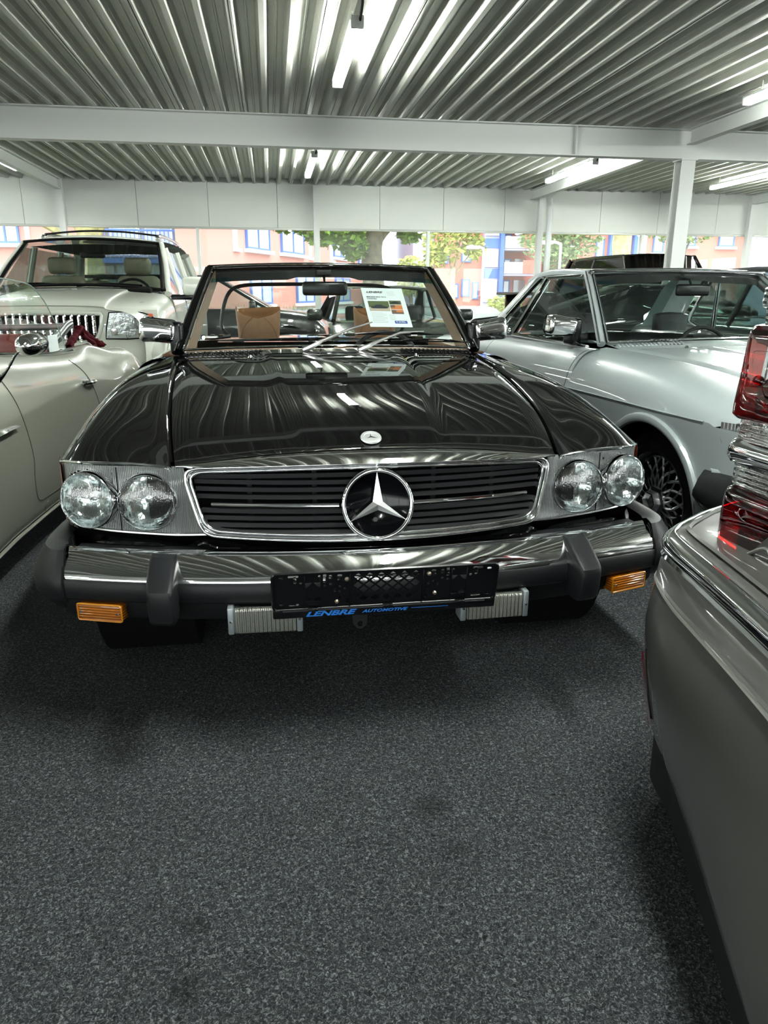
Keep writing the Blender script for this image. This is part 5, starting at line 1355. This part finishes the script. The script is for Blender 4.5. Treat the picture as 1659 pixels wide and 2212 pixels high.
# ================================================================== cars parked further back
def simple_car(name, label, loc, rz, paint, L=4.4, W=1.74, H=1.38, belt=.86, hood=1.25, cab=(1.25, 1.95, 3.05, 3.75), hoodz=.82, trunkz=.84, interior=DARKI, group=None, lamp='round', spoiler=False, rails=False, gl=None, open_top=False):
    car = tag(empty(name, loc, rz), label, 'car', group); w = W / 2; gl = gl or DGLASS
    def sec(y):
        e = min(1, y / .35, (L - y) / .35); e = max(0, e) ** .5
        fx = w * (.80 + .20 * e)
        zt = tab([(0, hoodz - .14), (.25, hoodz - .03), (hood, belt), (cab[3], belt + .01), (L - .25, trunkz - .02), (L, trunkz - .16)], y)
        zb = .24 + .12 * (1 - e)
        return [Vector((0, y, zt + .02)), Vector((fx * .55, y, zt + .014)), Vector((fx * .86, y, zt - .012)), Vector((fx * .955, y, zt - .075)), Vector((fx, y, zt - .22)), Vector((fx, y, (zt + zb) * .45)), Vector((fx * .965, y, zb))]
    rows = []
    for k in range(41):
        a = crom(sec(L * k / 40), 22); rows.append(mir(a)[::-1] + a[1:])
    V, Fc = grid(rows); n = len(rows[0]); Fc.append(tuple(range(n))); Fc.append(tuple(range(40 * n, 41 * n))[::-1])
    mesh('body', V, Fc, paint, car, angle=50)
    b0, t0, t1, b1 = cab; wr = w * .70; zb = belt + .005
    rows = [[Vector((x * wr * q, y, z + c * (1 - x * x))) for x in [k / 6 for k in range(-6, 7)]] for y, z, q, c in ((t0, H - .05, .97, .03), (t0 + .12, H - .025, 1, .03), ((t0 + t1) / 2, H - .01, 1.02, .03), (t1 - .1, H - .02, 1, .03), (t1, H - .05, .97, .03))]
    a = surf(rows, 25, 17)
    if open_top:
        mesh('cockpit', *rbox((-w * .8, b0 + .1, belt - .2), (w * .8, b1 - .3, belt + .018), .01, 1), GAP, car)
        for s in (-1, 1): mesh('screen_pillar', *tube([(s * w * .84, b0, zb), (s * w * .74, b0 + .35, belt + .20)], .016, 8), CHROME, car)
    else: mesh('roof', *grid(a), paint, car)
    for s in (() if open_top else (-1, 1)):
        mesh('windscreen_pillar', *tube([(s * w * .84, b0, zb), (s * wr, t0, H - .045)], .028, 8), paint, car)
        mesh('rear_pillar', *tube([(s * w * .84, b1, zb), (s * wr, t1, H - .045)], [.09, .05], 8), paint, car)
        mesh('middle_pillar', *tube([(s * w * .86, (t0 + t1) / 2 + .1, zb), (s * wr, (t0 + t1) / 2, H - .04)], .022, 8), DARKI, car)
        mesh('roof_edge', *tube([(s * wr, t0, H - .045), (s * wr * 1.02, (t0 + t1) / 2, H - .03), (s * wr, t1, H - .045)], .024, 8), paint, car)
        mesh('side_window', [Vector((s * w * .85, b0 + .02, zb)), Vector((s * w * .85, b1 - .02, zb)), Vector((s * wr, t1, H - .05)), Vector((s * wr, t0, H - .05))], [(0, 1, 2, 3)], gl, car, smooth=False)
    for s in (-1, 1):
        V, Fc = rbox((s * (w + .07) - .09, b0 + .18, belt), (s * (w + .07) + .09, b0 + .28, belt + .13), .035, 3); mesh('door_mirror', V, Fc, paint, car)
        for yy in (.78, L - .82): wheel(car, s * (w - .10), yy, .31, s)
        for yy in (.78, L - .82):
            V, Fc = lathe([(.0, .0), (.345, .0)], 24, facing((s * (w + .003), yy, .33), (s, 0, 0))); mesh('arch', V, Fc, GAP, car)
        if lamp == 'round':
            V, Fc = lathe([(.085, -.03), (.085, .0), (.075, .01), (.0, .025)], 20, facing((s * w * .68, .02, hoodz - .22), (0, -1, .1))); mesh('headlight', V, Fc, REFL, car)
        else:
            V, Fc = rbox((s * w * .66 - .16, -.03, hoodz - .28), (s * w * .66 + .16, .10, hoodz - .15), .03, 3); mesh('headlight', V, Fc, REFL, car)
        V, Fc = rbox((s * w * .72 - .14, L - .06, trunkz - .28), (s * w * .72 + .14, L + .02, trunkz - .16), .02, 3); mesh('tail_light', V, Fc, ORED, car)
        mesh('door_handle', *rbox((s * (w + .008) - .012, 2.3, belt - .19), (s * (w + .008) + .012, 2.45, belt - .165), .006, 2), CHROME, car)
        if rails and not open_top: mesh('roof_rail', *tube([(s * wr * .92, t0 + .15, H - .01), (s * wr * .93, t0 + .3, H + .05), (s * wr * .93, t1 - .3, H + .05), (s * wr * .92, t1 - .1, H)], .016, 8), CHROME_D, car)
    for (ya, za, wa, yb, zb_, wb_, nm) in ((b0, zb, w * .83, t0, H - .05, wr, 'windscreen'), (b1, zb, w * .83, t1, H - .05, wr, 'rear_window')):
        if open_top: continue
        mesh(nm, *grid([[Vector((x * (wa + (wb_ - wa) * v), ya + (yb - ya) * v + (-.10 if nm == 'windscreen' else .10) * (1 - x * x) * (1 - .4 * v), za + (zb_ - za) * v + .02 * (1 - x * x))) for x in [k / 6 for k in range(-6, 7)]] for v in (0, .5, 1)]), gl, car)
    V, Fc = rbox((-w * .98, -.10, .34), (w * .98, .10, .48), .04, 3); mesh('front_bumper', V, Fc, RUBBER, car)
    V, Fc = rbox((-w * .98, L - .10, .34), (w * .98, L + .08, .50), .04, 3); mesh('rear_bumper', V, Fc, RUBBER, car)
    mesh('grille', *rbox((-w * .42, -.02, hoodz - .28), (w * .42, .04, hoodz - .15), .01, 2), GAP, car)
    for x in (-.36, .36):
        st = mesh('seat_back', *rbox((x - .22, t0 + .35, .5), (x + .22, t0 + .5, H - .42), .06, 3), interior, car); mesh('headrest', *rbox((x - .12, t0 + .37, H - .42), (x + .12, t0 + .46, H - .24), .04, 3), interior, st)
    if spoiler:
        sp = mesh('spoiler', *rbox((-w * .80, L - .42, trunkz + .20), (w * .80, L - .12, trunkz + .235), .015, 2), PLAST, car)
        for s in (-1, 1): mesh('spoiler_strut', *rbox((s * w * .6 - .03, L - .40, trunkz - .06), (s * w * .6 + .03, L - .20, trunkz + .21), .012, 2), PLAST, sp)
    return car
DKG = mat('dark grey paint', (.03, .033, .035), .3, coat=1); SILV = mat('silver paint', (.55, .60, .60), .35, .2, coat=1); BEI = mat('beige brown paint', (.22, .19, .14), .35, coat=1); DGRN = mat('near black green paint', (.010, .014, .012), .25, coat=1)
CG = glass('clear car glass', (.75, .82, .80), 1.45)
simple_car('silver_roadster', 'silver open car seen past the right screen pillar of the black convertible', (.35, 14.5, 0), -pi / 2, SILV, L=4.1, W=1.6, H=1.2, belt=.90, hoodz=.84, trunkz=.92, cab=(1.4, 1.9, 2.7, 3.2), open_top=True)
simple_car('black_coupe', 'black coupe with tail spoiler behind the pale grey hardtop coupe', (7.05, 9.05, 0), pi / 2, BLACK, L=4.2, W=1.7, H=1.28, belt=.90, hoodz=.80, trunkz=.95, cab=(1.3, 1.9, 2.7, 3.7), spoiler=True)
simple_car('black_wagon', 'tall black car whose roof shows above the pale grey hardtop coupe', (6.75, 10.65, 0), .0, BLACK, L=4.8, W=1.9, H=1.84, belt=1.10, hoodz=1.0, trunkz=1.1, cab=(1.3, 1.9, 4.2, 4.7), lamp='box', gl=glass('privacy glass', (.06, .06, .06), 1.5))
simple_car('grey_suv', 'dark grey car standing sideways, seen between headrest and mirror of the convertible', (1.05, 12.75, 0), pi / 2, DKG, L=4.5, W=1.75, H=1.44, belt=.92, hoodz=.84, trunkz=.92, cab=(1.1, 1.9, 3.9, 4.4), lamp='box', gl=CG)
simple_car('black_saloon', 'black car facing us, seen between the headrests of the black convertible', (1.38, 7.55, 0), -.02, DGRN, L=4.1, W=1.66, H=1.25, belt=.86, hoodz=.78, trunkz=.84, cab=(1.0, 1.6, 2.5, 3.3), gl=CG)
simple_car('dark_car', 'dark car glimpsed through the side glass of the pale grey hardtop coupe', (4.75, 3.4, 0), .03, DKG, L=4.4, W=1.76, H=1.40, belt=.90, hoodz=.84, trunkz=.88, cab=(1.2, 1.8, 3.2, 3.9))

# ================================================================== outside: ground, planting, buildings, trees, street lamps
GRASS = mat('verge grass', (.12, .17, .05), .9, noise_amt=.4, nscale=6); ASPH = mat('street paving', (.30, .30, .29), .9, noise_amt=.1, nscale=4)
struct(MB().box((-60, 16.46, -.35), (70, 22.0, -.02)).build('ground_verge', GRASS, smooth=False))
struct(MB().box((-60, 22.0, -.35), (70, 90, -.04)).build('ground_street', ASPH, smooth=False))
struct(MB().box((-60, -60, -.35), (-16.25, 16.45, -.03)).build('ground_left', ASPH, smooth=False))
struct(MB().box((17.25, -60, -.35), (70, 16.45, -.03)).build('ground_right', ASPH, smooth=False))
struct(MB().box((-16.2, -60, -.35), (17.2, -9.2, -.03)).build('ground_front', ASPH, smooth=False))

def grass_bed(name, label, x0, x1, y0, y1, h, n, m, seed):
    rnd = random.Random(seed); g = MB(); V = []; Fc = []
    for i in range(n):
        x = rnd.uniform(x0, x1); y = rnd.uniform(y0, y1); hh = h * rnd.uniform(.5, 1.0); a = rnd.uniform(0, pi); w = rnd.uniform(.012, .03); lx, ly = rnd.uniform(-.16, .16), rnd.uniform(-.16, .16)
        k = len(V); c, s_ = cos(a) * w, sin(a) * w
        V += [(x - c, y - s_, 0), (x + c, y + s_, 0), (x + c * .7 + lx * .4, y + s_ * .7 + ly * .4, hh * .6), (x - c * .7 + lx * .4, y - s_ * .7 + ly * .4, hh * .6), (x + lx, y + ly, hh)]
        Fc += [(k, k + 1, k + 2, k + 3), (k + 3, k + 2, k + 4)]
    o = mesh(name, V, Fc, m, smooth=False); tag(o, label, 'grass'); o['kind'] = 'stuff'; return o
grass_bed('tall_grass', 'tall yellow green grasses growing outside behind the glazing, left half', -8, 4, 17.0, 19.0, .95, 5200, mat('yellow green blades', (.36, .38, .12), .8, noise_amt=.3, nscale=2), 3)
grass_bed('low_grass', 'low yellow green planting outside behind the glazing, right half', 4, 17, 17.4, 20, .62, 4200, mat('lime blades', (.46, .48, .14), .8, noise_amt=.3, nscale=2), 4)

def tree(label, x, y, h_trunk, r, crown, m_leaf, n, seed, bark=(.16, .13, .09), ls=.13, name='tree', branch=True):
    rnd = random.Random(seed); t = tag(empty(name, (x, y, -.03)), label, 'tree')
    P = crom([(0, 0, 0), (.02, 0, h_trunk * .4), (-.03, .02, h_trunk * .75), (.04, 0, h_trunk)], 12)
    tr = MB(); tr.add(*tube(P, [r * (1.25 - .35 * k / 11) * (1 + .06 * sin(k * 2.3)) for k in range(12)], 14))
    tr.build('trunk', mat('bark %d' % (int(bark[0] * 1000)), bark, .9, noise_amt=.35, nscale=7, bump=.6, bscale=14), t)
    if branch:
        for q, (cx, cy, cz, rx, ry, rz) in enumerate(crown[:5]):
            mesh('branch', *tube(crom([(0, 0, h_trunk * .78), (cx * .35, cy * .35, h_trunk * .9 + (cz - h_trunk) * .3), (cx, cy, cz)], 8), [r * .45 - r * .05 * k for k in range(8)], 7), MATS['bark %d' % (int(bark[0] * 1000))], t)
    V = []; Fc = []
    tot = sum((c[3] * c[4] * c[5]) ** .6 for c in crown)
    for (cx, cy, cz, rx, ry, rz) in crown:
        for i in range(int(n * (rx * ry * rz) ** .6 / tot)):
            d = Vector((rnd.gauss(0, 1), rnd.gauss(0, 1), rnd.gauss(0, 1))).normalized() * rnd.random() ** .35
            p = Vector((cx + d.x * rx, cy + d.y * ry, cz + d.z * rz)); a = Vector((rnd.gauss(0, 1), rnd.gauss(0, 1), rnd.gauss(0, .5))).normalized(); b = a.cross(Vector((rnd.gauss(0, 1), rnd.gauss(0, 1), rnd.gauss(0, 1))).normalized()).normalized(); s = ls * rnd.uniform(.6, 1.2)
            k = len(V); V += [p - a * s, p - b * s * .5, p + a * s, p + b * s * .5]; Fc.append((k, k + 1, k + 2, k + 3))
    f = mesh('foliage', V, Fc, m_leaf, t, smooth=False); f['kind'] = 'stuff'
    return t
def leafm(nm, c):
    m = mat(nm, c, .7, noise_amt=.35, nscale=1.3); b = m.node_tree.nodes['Principled BSDF']; b.inputs['Specular IOR Level'].default_value = .2
    b.inputs['Transmission Weight'].default_value = .0; b.inputs['Subsurface Weight'].default_value = 0; return m
LG1 = leafm('fresh green leaves', (.20, .33, .05)); LG2 = leafm('yellow green leaves', (.42, .46, .12)); LG3 = leafm('olive green leaves', (.28, .36, .16))
tree('street tree with pale yellow trunk behind the white SUV', -4.6, 21, 2.9, .30, [(-1.0, 0, 4.2, 1.6, 1.2, 1.0), (1.1, 0, 3.75, 1.7, 1.2, .70), (.2, .3, 5.2, 2.2, 2, 1.2), (-3.4, 0, 3.95, 1.2, 1, .5)], LG1, 3600, 11, bark=(.40, .34, .16))
tree('green leafy street tree with dark trunk behind the windscreen header, middle', 2.72, 20, 2.9, .27, [(-1.1, -.3, 2.85, 1.0, .8, .55), (-2.1, -.2, 3.05, .8, .7, .42), (1.0, 0, 3.25, 1.2, 1, .38), (0, 0, 4.6, 2.6, 2, 1.5), (-.55, -.4, 2.35, .35, .4, .4), (1.0, .2, 2.75, .35, .4, .3)], LG1, 8000, 12, bark=(.15, .12, .085))
tree('pale yellow green tree between the middle windows, in front of blue flats', 7.3, 30, 2.2, .13, [(-.3, 0, 3.6, 1.1, 1, 1.3), (.5, 0, 4.4, 1.2, 1.2, 1.2), (-.7, 0, 2.6, .5, .6, .5), (.9, 0, 2.9, .5, .5, .5)], LG2, 2600, 13, bark=(.35, .28, .18))
tree('olive green street tree right of the downpipe', 11.9, 30, 2.4, .18, [(-.6, 0, 3.6, 1.3, 1.2, 1.3), (.6, 0, 3.9, 1.2, 1.2, 1.4), (.0, 0, 2.5, .8, .8, .7)], LG3, 3000, 14)
tree('plane tree with thick pale bark between the right windows', 11.56, 24, 4.4, .27, [(0, 0, 5.4, 1.8, 1.6, 1.0), (-1.2, 0, 4.8, .9, .9, .6)], LG2, 1400, 15, bark=(.46, .38, .20))
tree('round olive tree behind the right-hand steel column', 15.9, 28, 2.6, .16, [(0, 0, 3.85, 1.7, 1.2, .85), (.8, 0, 4.5, 1.3, 1.2, .8), (-.8, 0, 4.4, 1.2, 1, .8)], LG3, 2800, 16)
tree('small bare-stemmed green shrub left of the blue flats', 6.2, 33, 1.4, .08, [(0, 0, 1.9, .8, .7, .9)], LG2, 900, 17)
tree('yellow green bush in front of the red ground floor', 8.6, 27, .5, .05, [(0, 0, .62, .75, .6, .55)], LG2, 900, 18, ls=.09, name='bush')

PINK = mat('salmon render', (.60, .25, .21), .85); REDW = mat('orange red render', (.58, .19, .14), .85); BLUEP = mat('blue painted frame', (.065, .15, .50), .5); WHT = mat('white trim', (.80, .80, .80), .6); LAV = mat('lavender render', (.42, .41, .58), .8)
WIN = mat('curtained window glass', (.55, .60, .62), .12, 0, coat=1); WDK = mat('shaded window glass', (.14, .16, .20), .12, coat=1); PALE = mat('pale wall', (.42, .45, .48), .8)
def building(name, label, loc, rz): return tag(empty(name, loc, rz), label, 'building')
def bwin(par, a, b, za, zb, y=0, fm=None, gm=None, n=1, sill=True):
    """framed window standing in the wall plane: frame > panes"""
    fm = fm or BLUEP; gm = gm or WIN; t = .07
    f = MB(); f.box((a, y - .10, za), (a + t, y + .02, zb)); f.box((b - t, y - .10, za), (b, y + .02, zb)); f.box((a + t, y - .10, zb - t), (b - t, y + .02, zb)); f.box((a + t, y - .10, za), (b - t, y + .02, za + t))
    for k in range(1, n): x = a + (b - a) * k / n; f.box((x - .03, y - .10, za + t), (x + .03, y + .02, zb - t))
    fo = f.build('window', fm, par, smooth=False)
    for k in range(n):
        x0 = a + (b - a) * k / n; x1 = a + (b - a) * (k + 1) / n; mesh('pane', *MB2((x0 + .04, y - .06, za + .05), (x1 - .04, y - .03, zb - .05)), gm, fo, smooth=False)
    if sill: mesh('window_sill', *MB2((a - .12, y - .22, za - .14), (b + .12, y + .02, za - .01)), WHT, par, smooth=False)
def bbox(nm, a, b, m_, par): return mesh(nm, *MB2(a, b), m_, par, smooth=False)
# building A: salmon flats with blue balcony tower, far left
A_ = building('apartment_block', 'salmon block of flats with bright blue balcony tower at far left', (0, 30, 0), 0)
bbox('wall', (-26, 0, 0), (-6.1, 3, 9), PINK, A_); bbox('wall', (-6.1, .6, 0), (-2.75, 1.4, 9), PALE, A_)
bwin(A_, -9.95, -8.98, 2.86, 4.2, 0, n=2); bbox('white_strip', (-8.78, -.05, 3.0), (-8.62, .02, 6), WHT, A_)
bbox('blue_strip', (-7.72, -.08, 0), (-7.5, .02, 9), BLUEP, A_); bbox('balcony_slab', (-6.05, -.9, 2.18), (-2.2, .6, 2.34), BLUEP, A_); bbox('balcony_slab', (-6.05, -.9, 5.1), (-2.2, .6, 5.3), BLUEP, A_)
bbox('blue_panel', (-3.42, .3, 2.36), (-2.66, .5, 3.3), BLUEP, A_); bwin(A_, -3.42, -2.66, 3.3, 4.4, .4, n=1, sill=False); bwin(A_, -5.9, -4.8, 2.5, 4.3, .5, fm=WHT, n=2, sill=False); bwin(A_, -4.6, -3.6, 2.5, 4.3, .5, fm=WHT, n=2, sill=False)
for k in range(26): bbox('baluster', (-6.0 + k * .15, -.86, 2.34), (-5.97 + k * .15, -.83, 3.30), BLUEP, A_)
bbox('hand_rail', (-6.05, -.88, 3.28), (-2.2, -.80, 3.34), BLUEP, A_)
for x in (-2.43, -6.2): bbox('blue_post', (x, -.9, 0), (x + .2, -.65, 9), BLUEP, A_)
bbox('low_wall', (-5.8, .2, 0), (-2.3, .4, 1.3), mat('brick brown render', (.30, .15, .12), .9), A_)
# building B: salmon wing running away to the right
bz = -radians(90 - 23.7)
B_ = building('salmon_wing', 'long salmon wing with white-silled windows receding behind the middle of the glazing', (-2.06, 27, 0), pi / 2 - radians(23.7))
bbox('wall', (0, 0, 0), (22.6, 1.2, 10), PINK, B_)
for a, b, za, zb, n in ((3.0, 5.15, 2.76, 4.2, 2), (6.4, 9.0, 2.78, 4.3, 2), (13.2, 15.4, 2.9, 4.3, 2), (17.5, 19.4, 2.6, 4.2, 2), (3.2, 5.2, .7, 1.9, 2), (8.0, 10.2, .7, 1.9, 2), (13.4, 15.8, .7, 1.9, 2)):
    bwin(B_, a, b, za, zb, 0, n=n)
for a in (1.95, 9.75, 12.75):
    bbox('white_reveal', (a, -.06, 2.7), (a + .30, .02, 5.5), WHT, B_); bbox('white_reveal', (a, -.12, 2.6), (a + .55, .02, 2.72), WHT, B_)
bbox('blue_strip', (21.4, -.1, 0), (21.9, .02, 10), BLUEP, B_); bbox('plinth', (0, -.04, 0), (22.6, .01, .5), mat('grey plinth', (.35, .34, .34), .9), B_)
# building C: red and blue flats
C_ = building('blue_flats', 'red flats with blue framed stair tower and balconies right of the middle glazing', (0, 42, 0), 0)
bbox('wall', (9.2, 0, 0), (11.9, 8, 11), REDW, C_); bbox('wall', (11.9, -.4, 0), (13.0, 8, 11), LAV, C_); bbox('wall', (13.0, 1.2, 0), (15.9, 8, 11), REDW, C_)
bbox('blue_column', (12.76, -.7, 0), (12.98, -.3, 11), BLUEP, C_)
for za, zb in ((.66, 1.85), (2.55, 3.45), (4.2, 5.2)): bwin(C_, 11.95, 12.7, za, zb, -.4, n=3, fm=WHT, sill=False)
for za in (1.95, 3.55): bbox('blue_spandrel', (11.92, -.45, za), (12.76, -.38, za + .5), BLUEP, C_)
for k, z in enumerate((1.02, 2.2, 3.55, 4.9)):
    bbox('balcony_slab', (13.05, -.5, z - .12), (14.9, 1.2, z), LAV, C_)
    if k: bbox('balcony_front', (14.15, -.55, z), (14.95, -.48, z + .72), REDW, C_); bbox('balcony_panel', (13.05, -.55, z), (14.15, -.50, z + .62), mat('grey mesh panel', (.42, .42, .47), .7), C_)
    bbox('recess', (14.2, 1.1, z + .05), (14.9, 1.19, z + .85), WDK, C_); bwin(C_, 13.55, 13.98, z + .12, z + .85, 1.2, gm=WIN, sill=False)
for a, b, za, zb in ((10.15, 10.6, .85, 1.65), (10.75, 11.25, .95, 1.9), (11.40, 11.75, .8, 1.75), (9.5, 9.95, 2.7, 3.5), (10.7, 11.3, 2.8, 3.7)): bwin(C_, a, b, za, zb, 0, gm=WDK if za == .95 else WIN, sill=False)
bbox('lavender_end', (8.0, .3, 0), (9.2, 8, 11), LAV, C_)
# building D: red flats with blue framed windows far right
D_ = building('red_flats', 'orange red flats with blue framed windows and lavender gable at far right', (0, 38, 0), 0)
bbox('wall', (16.2, 0, 0), (25.3, 8, 11), REDW, D_); bbox('wall', (25.3, -.6, 0), (34, 8, 11), LAV, D_)
bwin(D_, 16.85, 17.3, 2.9, 3.95); bbox('blue_column', (17.5, -.3, 0), (17.75, 0, 11), BLUEP, D_); bbox('pale_panel', (17.75, -.1, 0), (18.75, .01, 11), PALE, D_)
bbox('blue_column', (18.84, -.3, 0), (19.02, 0, 11), BLUEP, D_); bwin(D_, 19.05, 19.6, 2.75, 4.6, fm=WHT, sill=False); bwin(D_, 20.0, 20.6, 3.2, 4.3); bwin(D_, 23.7, 24.6, 3.55, 5.0); bwin(D_, 21.6, 22.4, 3.55, 5.0)
bwin(D_, 26.3, 27.3, 3.1, 4.6)
def street_lamp(x, y, h, arm, label):
    s = tag(empty('street_lamp', (x, y, -.03)), label, 'street lamp'); G = mat('galvanised lamp post', (.62, .64, .64), .45, .3)
    mesh('post', *tube(crom([(0, 0, 0), (0, 0, h * .5), (0, 0, h - .18), (-.05 * (1 if arm < 0 else -1), 0, h - .05), (arm * .5, 0, h), (arm, 0, h)], 30), .045, 10), G, s)
    mesh('lamp_head', *rbox((arm - .24, -.10, h - .07), (arm + .20, .10, h + .04), .03, 3), WHT, s)
street_lamp(7.42, 26, 2.72, -.36, 'pale street lamp with box head outside, just right of a middle window mullion')
street_lamp(9.44, 24, 2.78, -.48, 'white street lamp with curved arm outside, right of the downpipe')
